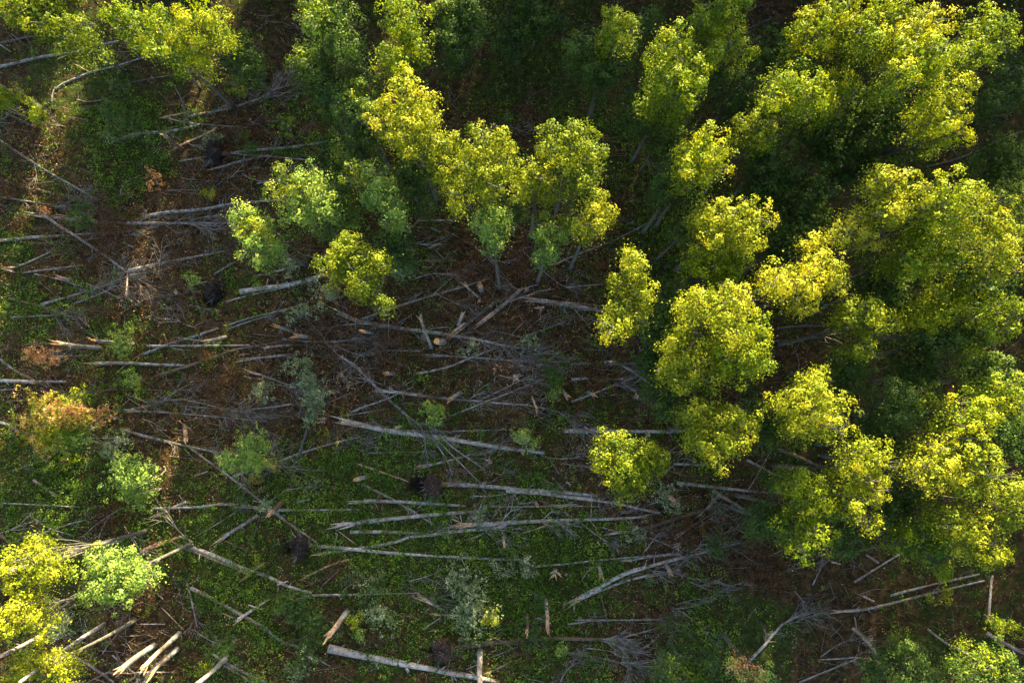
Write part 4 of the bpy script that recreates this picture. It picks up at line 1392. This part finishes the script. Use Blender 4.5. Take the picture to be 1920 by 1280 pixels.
    rr = [a * (1 + R.uniform(-.04, .04)) for a in rad]
    if not thin:
        rr = [a * (1 + .07 * math.sin(i * 1.3 + L) + R.uniform(-.05, .05)) for i, a in enumerate(rad)]
    mb.tube(pts3, rr, 10 if max(rad) > .12 else 7 if not thin else 5, mat=0, capmat=1, jitter=.05)
    part(mb, 'trunk' if not thin else 'stem', [bark, WOOD], t)
    for fl, p, d, a in (('s', pts3[0], d0, r0), ('S', pts3[-1], d1, r1)):
        if fl in flags:
            for j in range(5 if a > .08 else 3):
                mb = MB()
                an = R.uniform(0, 6.28)
                off = Vector((-d.y, d.x, 0)) * math.cos(an) * a * .6 + Vector((0, 0, math.sin(an) * a * .6 + a * .25))
                mb.shard(p - d * a * 3.0 + off, d + Vector((R.uniform(-.12, .12), R.uniform(-.12, .12), R.uniform(-.02, .10))), R.uniform(5, 12) * a + .2, a * R.uniform(.5, 1.0), a * .45)
                part(mb, 'splinter', [WOOD if R.random() < .5 else WOODG], t, smooth=False)
    if 'r' in flags:
        pr = {825: (.85, SOILR), 795: (1.3, SOIL), 545: (.85, SOIL)}
        key = min(pr, key=lambda k: abs(k - px0))
        root_plate(t, pts3[0] + Vector((0, 0, .35)), (pts3[1] - pts3[0]).normalized() + Vector((0, 0, -.9)), pr[key][0], [pr[key][1]])
        mb = MB()                     # root collar flare
        dd = (pts3[1] - pts3[0]).normalized()
        mb.tube([pts3[0] - dd * .2, pts3[0] + dd * .3, pts3[0] + dd * .9], [r0 * 2.0, r0 * 1.45, r0 * 1.05], 9, jitter=.15)
        part(mb, 'root_collar', [BARKB], t)
    if not thin:                        # broken-off branch stubs along the stem
        for j in range(max(2, int(L / 1.5))):
            i = R.randint(1, n - 1); p = pts3[i]; d = (pts3[min(i + 1, n)] - pts3[i]).normalized()
            sd = 1 if R.random() < .5 else -1
            nd = (d * R.uniform(.2, 1) + Vector((-d.y, d.x, 0)) * sd * R.uniform(.4, 1) + Vector((0, 0, R.uniform(.1, .8)))).normalized()
            mb = MB(); l_ = R.uniform(.2, .75)
            q0 = p + Vector((R.uniform(-.3, .3) * d.x, R.uniform(-.3, .3) * d.y, 0))
            mb.tube([q0, q0 + nd * (rad[i] + l_ * .6), q0 + nd * (rad[i] + l_) + Vector((0, 0, R.uniform(-.06, .06)))], [rad[i] * .3, rad[i] * .22, rad[i] * .12], 4, capmat=1)
            part(mb, 'branch_stub', [bark, WOOD], t)
    # side branches
    if 'n' not in flags:
        k = max(2, min(9, int(L / 1.6)))
        for j in range(k):
            f = R.uniform(.35, .97)
            i = min(n - 1, int(f * n))
            p = pts3[i]; d = (pts3[i + 1] - pts3[i]).normalized()
            sd = 1 if R.random() < .5 else -1
            nd = (d + Vector((-d.y, d.x, 0)) * sd * R.uniform(.25, .9) + Vector((0, 0, R.uniform(0, .35)))).normalized()
            mb = MB()
            fork(mb, p, nd, max(.6, L * R.uniform(.08, .2)), max(.014, rad[i] * R.uniform(.25, .45)), 1 if thin else 2)
            part(mb, 'branch', [TWIG if 'w' not in flags else BARKB], t)
    if 'b' in flags or 'c' in flags:
        k = (5 if thin else 8) + (8 if 'c' in flags else 0)
        tips = []
        for j in range(k):
            f = 1 - R.random() ** 1.6 * .3
            i = min(n - 1, int(f * n)); p = pts3[i]
            d = d1
            nd = (d + Vector((-d.y, d.x, 0)) * R.uniform(-.55, .55) + Vector((0, 0, R.uniform(0, .2)))).normalized()
            mb = MB()
            tips += fork(mb, p, nd, (1.6 if thin else 3.2) * R.uniform(.6, 1.2), max(.016, rad[-1] * .5), 2, .35)
            part(mb, 'branch', [TWIG if 'c' not in flags else BARKB], t)
        if 'c' in flags:
            cc = np.repeat(np.array([tuple(x) for x in tips]), 9, axis=0)
            cc = cc + NPR.normal(size=cc.shape) * np.array([.6, .5, .2])
            cc[:, 2] = np.maximum(cc[:, 2], gz(cc[:, 0], cc[:, 1]) + .08)
            me = leaf_mesh('dead_foliage', cc, NPR.normal(size=cc.shape) + np.array([0, 0, .8]), .11 * NPR.uniform(.6, 1.3, len(cc)), NPR.normal(.45, .25, len(cc)),
                           [LEAF['brown']], origin=tuple(pts3[0]))
            link('dead_foliage', me, t)
    return t


for ln in LOGS.strip().splitlines():
    q = ln.split()
    if q[0] == 'h' and q[-1] == '0,0': continue
    place_log(q[0], float(q[1]), float(q[2]), q[3], [tuple(map(float, c.split(','))) for c in q[4:]])

# ------------------------------------------------------------------ broken standing trunks and stumps: tile, top x,y, base x,y, width, style, label
SNAGS = [
 ('b', 335, 725, 560, 752, 22, 'o', 'leaning snag with orange lit top, lower of two left of the light green bush'),
 ('b', 527, 708, 632, 718, 17, 'o', 'short snag with orange lit top, nearest the light green open bush'),
 ('a', 930, 765, 1015, 832, 20, 'w', 'dark snag with a torn pale top beside the pale split plank at upper left'),
 ('c', 607, 1210, 770, 1090, 26, 'p', 'curved leaning snag with pale face, leftmost of three at the lower left'),
 ('c', 725, 1195, 895, 1030, 22, 'p', 'longest leaning pale snag, middle one of three at the lower left'),
 ('c', 753, 1232, 885, 1108, 24, 'p', 'pale leaning snag, rightmost of three at the lower left'),
 ('c', 985, 1285, 1135, 1150, 22, 'l', 'grey leaning snag cut by the bottom edge beside the round blue-green sapling'),
 ('f', 450, 1035, 540, 920, 25, 'p', 'bright leaning snag with a sunlit face under the yellow-leaved sprig'),
 ('f', 1202, 1290, 1200, 1118, 26, 'l', 'upright pale snag cut by the bottom edge right of the reddish root plate'),
 ('f', 583, 262, 630, 250, 20, 'o', 'mossy stump at the head of the slanting thin trunk left of the big root plate'),
 ('f', 160, 425, 215, 372, 24, 'm', 'mossy yellow-topped snag at the crossing of three trunks'),
 ('e', 313, 682, 392, 690, 22, 'o', 'snag with jagged orange top, lower right of a pair left of centre'),
 ('e', 213, 632, 290, 658, 16, 'o', 'thin snag with orange top, upper left of a pair left of centre'),
 ('e', 693, 660, 742, 666, 17, 'o', 'small orange-topped stump below the splintered butt of the long centre trunk'),
 ('e', 1097, 713, 1134, 715, 36, 'c', 'round cut stump with orange flat top right of the leaning grey stake'),
 ('e', 822, 890, 858, 893, 22, 'o', 'low dark stump with orange top in the green patch at centre'),
 ('e', 1178, 1032, 1232, 998, 22, 'g', 'grey snag with split pale foot beside the long centre trunk'),
 ('e', 1262, 406, 1335, 465, 12, 'o', 'thin slanting snag with orange top above centre'),
 ('e', 1342, 404, 1348, 432, 26, 'o', 'blue-grey stump with orange top above centre'),
 ('e', 1335, 485, 1340, 470, 13, 'o', 'tiny orange-topped stub below the blue-grey stump'),
 ('e', 1012, 600, 1072, 752, 16, 'g', 'leaning grey stake with split pale tip crossing the long centre trunk'),
 ('e', 1237, 575, 1218, 625, 20, 't', 'pointed blue-grey stub left of the twin thick slabs'),
 ('e', 885, 1190, 905, 1188, 16, 'o', 'small orange-topped stump on the long thick pale trunk'),
 ('i', 965, 362, 915, 332, 22, 'p', 'snag with torn yellow-white top, lower right of the lone clearing aspen'),
 ('i', 950, 728, 930, 680, 18, 'g', 'slim snag with orange pointed top under the long forked trunk'),
 ('i', 605, 742, 594, 690, 16, 'g', 'small dark snag with orange foot right of the reddish slab'),
 ('i', 337, 998, 330, 868, 17, 'p', 'upright pointed pale snag, right one of two near the bottom'),
 ('i', 235, 1020, 236, 935, 14, 'w', 'upright reddish snag, left one of two near the bottom'),
 ('h', 484, 1020, 462, 985, 18, 't', 'blue-grey stub with orange foot right of the yellowish sprig'),
 ('h', 315, 1085, 288, 1015, 11, 'p', 'thin pale stake leaning beside the long curving trunk'),
 ('h', 630, 1010, 600, 996, 16, 'o', 'short stub with creamy top on the slim log right of centre'),
 ('b', 330, 360, 380, 372, 22, 'p', 'shattered pale stump on the thin trunk at the left'),
 ('b', 706, 437, 708, 335, 8, 'p', 'thin pale upright stake below the crossing of two long trunks at left'),
 ('a', 620, 485, 618, 440, 12, 'w', 'small grey stub in the shade above the dull upper left sapling'),
 ('i', 120, 580, 117, 545, 12, 'g', 'tiny pale stub below the parallel logs'),
 ('i', 285, 388, 280, 378, 14, 'o', 'tiny orange stub beside the parallel pale logs'),
 ('b', 1155, 712, 1262, 688, 18, 'g', 'leaning grey snag with orange tip against the rising slim trunk'),
 ('l', 1213, 930, 1235, 735, 11, 'l', 'slim standing stem below the lower right aspen group'),
 ('c', 930, 60, 918, -10, 22, 'w', 'dim brown stub above the long trunk left of the sparse sapling'),
]
for tile, tx, ty, bx, by, w, sty, lab in SNAGS:
    ox, oy, s = TILE[tile]
    T2, B2 = (ox + tx / s, oy + ty / s), (ox + bx / s, oy + by / s)
    g = gat(*B2)
    d = ray(*T2)
    # height of the point of the top's sight line nearest to the plumb line over the base
    c = Vector((0, 0, H))
    dh = Vector((d.x, d.y)); gh = Vector((g.x, g.y))
    k = gh.dot(dh) / max(1e-9, dh.length_squared)
    z = H + d.z * k
    pl = math.hypot(T2[0] - B2[0], T2[1] - B2[1]) * H / F
    z = min(max(z, .35), 6.5, max(.5, pl * 1.6)) if z > .35 else max(.4, pl * .8)
    top = at(T2[0], T2[1], z)
    r = w / s / 2 * (H - z) / F
    t = thing('tree_stump' if z < 1.3 else 'broken_snag', (g.x, g.y, g.z), lab, 'stump' if z < 1.3 else 'snag', 'broken trunks still standing in the clearing')
    bark = {'o': BARK, 'w': BARKB, 'p': BARKP, 'l': BARKP, 'm': BARKB, 'c': BARK, 'g': BARK, 't': BARK}[sty]
    g0 = Vector((g.x, g.y, g.z - .15))
    pts = bent(g0, top, 6, .015)
    mb = MB()
    mb.tube(pts, [r * (1.35 if i == 0 else 1.15 if i == 1 else 1.0) for i in range(7)], 12, mat=0, capmat=1, jitter=.05)
    part(mb, 'trunk', [bark, WOODO if sty in 'oc' else WOOD], t)
    d = (pts[-1] - pts[-3]).normalized()
    u = d.orthogonal().normalized(); v = d.cross(u)
    cnt = 4 if sty == 'c' else 9
    for j in range(cnt):
        mb = MB()
        a = R.uniform(0, 6.28)
        off = (u * math.cos(a) + v * math.sin(a)) * r * R.uniform(.35, .85)
        ln = (R.uniform(.06, .14) if sty == 'c' else R.uniform(.2, .75) * (1 + min(1, z * .2)))
        mb.shard(top - d * .12 + off, d + Vector((R.uniform(-.2, .2), R.uniform(-.2, .2), 0)), ln, r * R.uniform(.5, .95), r * .35)
        part(mb, 'splinter', [WOODO if sty in 'oc' and j % 2 else WOOD], t, smooth=False)
    if sty == 'p':                      # pale wood on the sunward face, sunlight put into its colour
        mb = MB()
        side = Vector((sdir.x, sdir.y, 0)) * .4 + Vector((R.uniform(-.3, .3), R.uniform(-.3, .3), .0)) - Vector((dh.x, dh.y, 0)).normalized() * .7
        side = (side - d * side.dot(d)).normalized()
        q = [pts[i] + side * r * .42 for i in (2, 3, 4, 5, 6)]
        mb.tube(q, [r * .5, r * .72, r * .8, r * .8, r * .7], 8, jitter=.12)
        part(mb, 'sunlit_face', [WOOD], t)
    if z > 1.5:
        for j in range(2):
            mb = MB()
            a = R.uniform(0, 6.28)
            fork(mb, pts[R.randint(3, 5)], Vector((math.cos(a), math.sin(a), .3)), R.uniform(.5, 1.1), .02, 1)
            part(mb, 'branch', [TWIG], t)

# shattered stumps: stars of pale wood
for px, py, r, lab in [(932, 687, .45, 'star-shaped shattered pale stump right of centre'), (608, 785, .5, 'salmon shattered stump at the foot of the whitish bush'),
                       (920, 866, .35, 'pale broken stump in the green right of the big root plate'), (1017, 578, .4, 'orange shattered stump below the thick bluish trunk end'),
                       (735, 730, .3, 'small pale shattered stub right of the slanting trunk head'), (332, 550, .35, 'pale star of split wood left of the left-hand root hole'),
                       (660, 790, .3, 'little orange splintered stub at the butt of the thick pale trunk'), (1037, 905, .0, ''), (1270, 1020, .28, 'small orange splintered stub near the brown heap'),
                       (1040, 1070, .5, 'reddish broken slab in the grass at lower centre'), (965, 706, .5, 'torn pale stump end left of the dark green bush'),
                       (1190, 745, .35, 'creamy stub broken over the slim log right of centre'), (990, 545, .25, 'small pale chip upright above the thick bluish trunk end')]:
    if r == 0: continue
    g = gat(px, py)
    t = thing('shattered_stump', g, lab, 'stump', None)
    mb = MB()
    mb.tube([g - Vector((0, 0, .1)), g + Vector((0, 0, .2)), g + Vector((.02, .03, .32))], [r * .6, r * .5, r * .3], 9, jitter=.2, capmat=1)
    part(mb, 'trunk', [BARKB, WOODG], t)
    a_ = R.uniform(0, 6.28)
    for j in range(7):
        a = a_ + R.gauss(0, .9)
        mb = MB()
        mb.shard(g + Vector((math.cos(a) * r * .3, math.sin(a) * r * .3, .25)), Vector((math.cos(a), math.sin(a), R.uniform(.1, 2.2))), r * R.uniform(.35, 1.7), r * R.uniform(.12, .32), r * .12)
        part(mb, 'splinter', [WOOD if j % 3 else WOODG], t, smooth=False)

# root masses that stand without a visible trunk
for px, py, r, lab, mt, dr in [(410, 287, .95, 'dark torn-up root plate among the upper left logs', SOIL, (1, .15, -.9)),
                               (398, 545, .95, 'dark root plate over its pit at the left, tall and narrow', SOIL, (-1, .3, -.5))]:
    g = gat(px, py, .6)
    t = thing('uprooted_root_plate', (g.x, g.y, ground_z(g.x, g.y)), lab, 'root plate')
    root_plate(t, g, dr, r, [mt])
    mb = MB()
    dd = Vector(dr).normalized()
    mb.tube([g - dd * .2, g + dd * .5, g + dd * 1.2], [r * .4, r * .2, r * .12], 9, jitter=.12, capmat=1)
    part(mb, 'root_collar', [BARKB, WOOD], t)

# ------------------------------------------------------------------ what nobody could count: undergrowth, litter, dry grass, fallen twigs
def scatter_xy(n, fn, x0=-54, x1=54, y0=-27, y1=47, rng=NPR):
    out = []
    while sum(len(o) for o in out) < n:
        x = rng.uniform(x0, x1, n); y = rng.uniform(y0, y1, n)
        keep = (rng.random(n) < fn(x, y)) & (pit(x, y) < .25)
        out.append(np.stack([x[keep], y[keep]], 1))
    return np.concatenate(out)[:n]


def clumpnoise(x, y):
    return np.clip(.5 + .9 * fbm(x, y, .9, 4), 0, 1)


# low green plants: small rosettes of leaves
pl = scatter_xy(29000, lambda x, y: np.where((x > 17) | (y > 26), .16, 1.0) * np.clip(greenness(x, y) * 1.2 - .05, 0, 1) ** 1.3 * (.25 + .75 * clumpnoise(x, y)))  # thinned to the right and far back to imitate deep shade
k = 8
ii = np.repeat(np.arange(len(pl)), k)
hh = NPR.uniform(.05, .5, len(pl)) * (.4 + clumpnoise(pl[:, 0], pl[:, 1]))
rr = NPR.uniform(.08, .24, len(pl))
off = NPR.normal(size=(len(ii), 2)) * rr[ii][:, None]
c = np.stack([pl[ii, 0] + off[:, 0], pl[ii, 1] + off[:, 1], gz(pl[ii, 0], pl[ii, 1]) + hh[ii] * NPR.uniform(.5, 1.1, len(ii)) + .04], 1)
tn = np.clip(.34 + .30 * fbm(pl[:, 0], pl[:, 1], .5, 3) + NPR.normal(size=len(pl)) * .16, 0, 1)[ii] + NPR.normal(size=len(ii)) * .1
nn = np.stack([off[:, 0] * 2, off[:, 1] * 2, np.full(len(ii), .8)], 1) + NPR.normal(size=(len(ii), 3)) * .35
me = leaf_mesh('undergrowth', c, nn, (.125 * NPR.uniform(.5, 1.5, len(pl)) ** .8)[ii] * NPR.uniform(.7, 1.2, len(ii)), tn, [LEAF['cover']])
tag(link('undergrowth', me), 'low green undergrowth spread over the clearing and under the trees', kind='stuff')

# pale-leaved low herbs, sparser
pl = scatter_xy(2600, lambda x, y: clumpnoise(x + 40, y * 1.2 + 13) ** 3 * (x < 22))
ii = np.repeat(np.arange(len(pl)), 9)
off = NPR.normal(size=(len(ii), 3)) * np.array([.17, .17, .08])
c = np.stack([pl[ii, 0], pl[ii, 1], gz(pl[ii, 0], pl[ii, 1]) + .3], 1) + off
me = leaf_mesh('pale_herbs', c, NPR.normal(size=(len(ii), 3)) * .5 + np.array([0, 0, .7]), .10 * NPR.uniform(.6, 1.3, len(ii)), NPR.normal(.45, .2, len(ii)), [LEAF['silver']])
tag(link('pale_herbs', me), 'pale-leaved low herbs among the logs', kind='stuff')

# broken boughs: forked dead tops tangled on the floor, too many to tell apart, with their withered leaves
mb, mg, tips = MB(), MB(), []
bp = scatter_xy(380, lambda x, y: np.clip(1.1 - 1.1 * greenness(x, y), 0, 1) ** 1.5 * (x < 17) * (y < 24))
for i, (x, y) in enumerate(bp):
    a = R.gauss(0.05, .5) + (math.pi if R.random() < .2 else 0)
    L_ = R.uniform(1.2, 3.6)
    tt = fork(mb if i % 3 else mg, Vector((x, y, ground_z(x, y) + R.uniform(.1, .45))), Vector((math.cos(a), math.sin(a), .05)), L_, .014 * L_, 2, .4, .2)
    if i % 3: tips += tt
for nm, m_, b_, lb in (('brown_boughs', BARKB, mb, 'broken brown boughs tangled on the clearing floor'), ('grey_boughs', TWIG, mg, 'bare grey forked boughs lying on the clearing floor')):
    me = bpy.data.meshes.new(nm); me.from_pydata([tuple(v) for v in b_.v], [], b_.f); me.materials.append(m_); tag(link(nm, me), lb, kind='stuff')
cc = np.repeat(np.array([tuple(x) for x in tips]), 16, axis=0)
cc = cc + NPR.normal(size=cc.shape) * np.array([.34, .3, .12])
cc[:, 2] = np.maximum(cc[:, 2], gz(cc[:, 0], cc[:, 1]) + .05)
me = leaf_mesh('withered_leaves', cc, NPR.normal(size=cc.shape) + np.array([0, 0, .7]), .11 * NPR.uniform(.5, 1.4, len(cc)), NPR.normal(.5, .25, len(cc)), [LEAF['brown']])
tag(link('withered_leaves', me), 'withered rust-brown leaves on the fallen boughs', kind='stuff')

# brown leaf litter
pl = scatter_xy(72000, lambda x, y: np.where((x > 17) | (y > 26), .25, 1.0) * (.38 + .62 * (1 - greenness(x, y)) * (.3 + .7 * clumpnoise(x + 7, y - 9))))  # litter thinned inside the wood so its floor looks more shaded
c = np.stack([pl[:, 0], pl[:, 1], gz(pl[:, 0], pl[:, 1]) + NPR.uniform(.03, .22, len(pl)) * 1.6 * (1.15 - greenness(pl[:, 0], pl[:, 1]))+.02], 1)
me = leaf_mesh('leaf_litter', c, NPR.normal(size=(len(pl), 3)) * .5 + np.array([0, 0, 1]),   .11 * NPR.uniform(.5, 1.4, len(pl)), NPR.normal(.5, .24, len(pl)), [LEAF['litter']])
tag(link('leaf_litter', me), 'dead brown leaves littering the forest floor', kind='stuff')

# dry grass tufts
pl = scatter_xy(4200, lambda x, y: clumpnoise(x - 17, y + 5) ** 2 * (.2 + .8 * (x < 0)) )
ii = np.repeat(np.arange(len(pl)), 9)
off = NPR.normal(size=(len(ii), 3)) * np.array([.16, .16, .05])
c = np.stack([pl[ii, 0], pl[ii, 1], gz(pl[ii, 0], pl[ii, 1]) + .12], 1) + off
nn = NPR.normal(size=(len(ii), 3)) + np.array([0, 0, .3])
me = leaf_mesh('dry_grass', c, nn, .26 * NPR.uniform(.6, 1.3, len(ii)), NPR.normal(.4, .22, len(ii)), [LEAF['grass']], aspect=.12)
tag(link('dry_grass', me), 'tufts of dry yellow-green grass between the logs', kind='stuff')


def twigs(name, label, pl, length, rad, ang0, spread, mat, zmax=.35, seed=3):
    """thin bent twigs: three-sided, two segments each"""
    rng = np.random.default_rng(seed)
    n = len(pl)
    a = ang0 + rng.normal(size=n) * spread
    L = length * rng.uniform(.35, 1.6, n) ** 1.2
    r = rad * rng.uniform(.6, 1.5, n)
    z = gz(pl[:, 0], pl[:, 1]) + rng.uniform(.04, zmax, n)
    pit = rng.normal(size=n) * .12
    b = a + rng.normal(size=n) * .25
    p0 = np.stack([pl[:, 0], pl[:, 1], z], 1)
    d0 = np.stack([np.cos(a), np.sin(a), pit], 1); d1 = np.stack([np.cos(b), np.sin(b), -pit], 1)
    p1 = p0 + d0 * (L / 2)[:, None]; p2 = p1 + d1 * (L / 2)[:, None]
    V = np.empty((n, 3, 3, 3))
    for i, (p, k) in enumerate(((p0, 1.0), (p1, .75), (p2, .3))):
        s = np.stack([-np.sin(a), np.cos(a), np.zeros(n)], 1)
        for j in range(3):
            an = 2.094 * j + 1.57
            V[:, i, j] = p + s * (r * k * math.cos(an))[:, None] + np.array([0, 0, 1]) * (r * k * math.sin(an))[:, None]
    F_ = []
    for i in range(2):
        for j in range(3):
            F_.append([i * 3 + j, i * 3 + (j + 1) % 3, i * 3 + 3 + (j + 1) % 3, i * 3 + 3 + j])
    F_ = np.array(F_)[None] + (np.arange(n) * 9)[:, None, None]
    me = bpy.data.meshes.new(name)
    me.vertices.add(n * 9); me.vertices.foreach_set('co', V.reshape(-1).astype(np.float32))
    nf = n * 6
    me.loops.add(nf * 4); me.loops.foreach_set('vertex_index', F_.reshape(-1).astype(np.int32))
    me.polygons.add(nf)
    me.polygons.foreach_set('loop_start', np.arange(0, nf * 4, 4, dtype=np.int32)); me.polygons.foreach_set('loop_total', np.full(nf, 4, np.int32))
    me.materials.append(mat)
    me.update(calc_edges=True)
    tag(link(name, me), label, kind='stuff')


br = lambda x, y: np.clip(1.15 * (1 - greenness(x, y)) - .1, 0, 1) ** 2 * (.2 + .8 * clumpnoise(x + 31, y))
twigs('brown_twigs', 'dead brown twigs of broken tree tops on the floor', scatter_xy(11000, br), .9, .016, 0.05, .75, BARKB, .5, 3)
twigs('grey_twigs', 'bare grey twigs and sticks scattered among the fallen trunks', scatter_xy(2600, br), 1.7, .017, 0.02, .8, TWIG, .55, 4)
twigs('dark_twigs', 'dark fine sticks all over the forest floor', scatter_xy(6000, lambda x, y: .5 + 0 * x), .9, .014, .2, 1.2, BARKD, .2, 5)
pl = scatter_xy(900, br)
twigs('wood_chips', 'pale slivers of freshly split wood scattered in the clearing', pl[(pl[:, 0] < 25)], .5, .026, .1, .9, WOOD, .35, 6)

# ------------------------------------------------------------------ the wood goes on beyond the frame: one mass of the same aspens
rb = random.Random(77)
spots = []
LANES = [(-40.3, 14, 2.5), (-41, 10, 2.5), (-19.8, -11.4, 2.0), (-34, -4.3, 2.2)]


def add_spot(x, y, dmin, k):
    for (a, b, _) in spots:
        if (a - x) ** 2 + (b - y) ** 2 < dmin * dmin: return
    for (lx, ly, lw) in LANES:                   # gaps between the trees that let the low sun reach the floor at the left
        t = (y - ly) / math.cos(SUN_AZ)
        if abs(x - lx - t * math.sin(SUN_AZ)) < lw: return
    spots.append((x, y, k))


for x, y, k in ((-17.5, 42, 0), (-15.5, 49, 0), (-18.5, 45, 1), (-5, 43, 0), (-3.5, 48, 0), (-6, 45.5, 1), (-12, 44, 0), (-9, 50, 0)): spots.append((x, y, k))  # unseen trees added here to block sun streaks on the floor
for _ in range(5200):
    x, y = rb.uniform(-70, 85), rb.uniform(-24, 95)
    px, py = proj(Vector((x, y, 0)))
    qx, qy = proj(Vector((x, y, 17)))
    if px > 0 and ((py < -60 and qy < -100) or (px > 1990 and qx > 2000)):
        add_spot(x, y, 3.5 if x > -8 else 4.2, 0)
for _ in range(2500):
    x, y = rb.uniform(-45, 50), rb.uniform(37, 64)
    if proj(Vector((x, y, 9)))[1] < -40: add_spot(x, y, 2.3, 1)
tall = [o for o in COL.objects if o.name.startswith('aspen_tree') and o.type == 'EMPTY' and 'dark ' not in o['label'] and 'dim' not in o['label']][:40:5]
low = [o for o in COL.objects if o.name.startswith('aspen_tree') and o.type == 'EMPTY' and ('dark ' in o['label'] or 'dim' in o['label'])][-20::6]
src = tall + low
me = bpy.data.meshes.new('wood_beyond')
me.from_pydata([(x, y, ground_z(x, y) - .1) for x, y, k in spots], [], [])
for nm, ty, val in (('pick', 'INT', [rb.randrange(len(tall)) if k == 0 else len(tall) + rb.randrange(len(low)) for x, y, k in spots]),
                    ('spin', 'FLOAT', [rb.uniform(0, 6.28) for _ in spots]), ('grow', 'FLOAT', [rb.uniform(1.1, 1.32) if k == 0 else rb.uniform(1.0, 1.2) for x, y, k in spots])):
    a = me.attributes.new(nm, ty, 'POINT'); a.data.foreach_set('value', val)
wob = link('wood_beyond', me)
tag(wob, 'mass of aspen wood that goes on beyond the top and right of the picture', kind='stuff')
ng = bpy.data.node_groups.new('wood_beyond', 'GeometryNodeTree')
ng.interface.new_socket('Geometry', in_out='INPUT', socket_type='NodeSocketGeometry')
ng.interface.new_socket('Geometry', in_out='OUTPUT', socket_type='NodeSocketGeometry')
N_ = ng.nodes.new
gi, go = N_('NodeGroupInput'), N_('NodeGroupOutput')
jo = N_('GeometryNodeJoinGeometry')
for o in reversed(src):                       # a joined list comes out in reverse order of linking
    j2 = N_('GeometryNodeJoinGeometry')
    for ch in o.children:
        oi = N_('GeometryNodeObjectInfo'); oi.inputs['Object'].default_value = ch
        ng.links.new(oi.outputs['Geometry'], j2.inputs[0])
    g2 = N_('GeometryNodeGeometryToInstance')
    ng.links.new(j2.outputs[0], g2.inputs[0]); ng.links.new(g2.outputs[0], jo.inputs[0])
ip = N_('GeometryNodeInstanceOnPoints')
ip.inputs['Pick Instance'].default_value = True
mp = N_('GeometryNodeMeshToPoints')
ng.links.new(gi.outputs[0], mp.inputs[0]); ng.links.new(mp.outputs[0], ip.inputs['Points']); ng.links.new(jo.outputs[0], ip.inputs['Instance'])
for nm, ty, sock in (('pick', 'INT', 'Instance Index'), ('grow', 'FLOAT', 'Scale')):
    na = N_('GeometryNodeInputNamedAttribute'); na.data_type = ty; na.inputs[0].default_value = nm
    ng.links.new(na.outputs['Attribute'], ip.inputs[sock])
na = N_('GeometryNodeInputNamedAttribute'); na.data_type = 'FLOAT'; na.inputs[0].default_value = 'spin'
cx_ = N_('ShaderNodeCombineXYZ'); ng.links.new(na.outputs['Attribute'], cx_.inputs[2])
er = N_('FunctionNodeEulerToRotation'); ng.links.new(cx_.outputs[0], er.inputs[0])
ng.links.new(er.outputs[0], ip.inputs['Rotation'])
ng.links.new(ip.outputs[0], go.inputs[0])
md = wob.modifiers.new('wood', 'NODES'); md.node_group = ng
print('beyond', len(spots))
tr = sum(len(o.data.loops) - 2 * len(o.data.polygons) for o in COL.objects if o.type == 'MESH')
print('triangles', tr, 'objects', len(COL.objects))
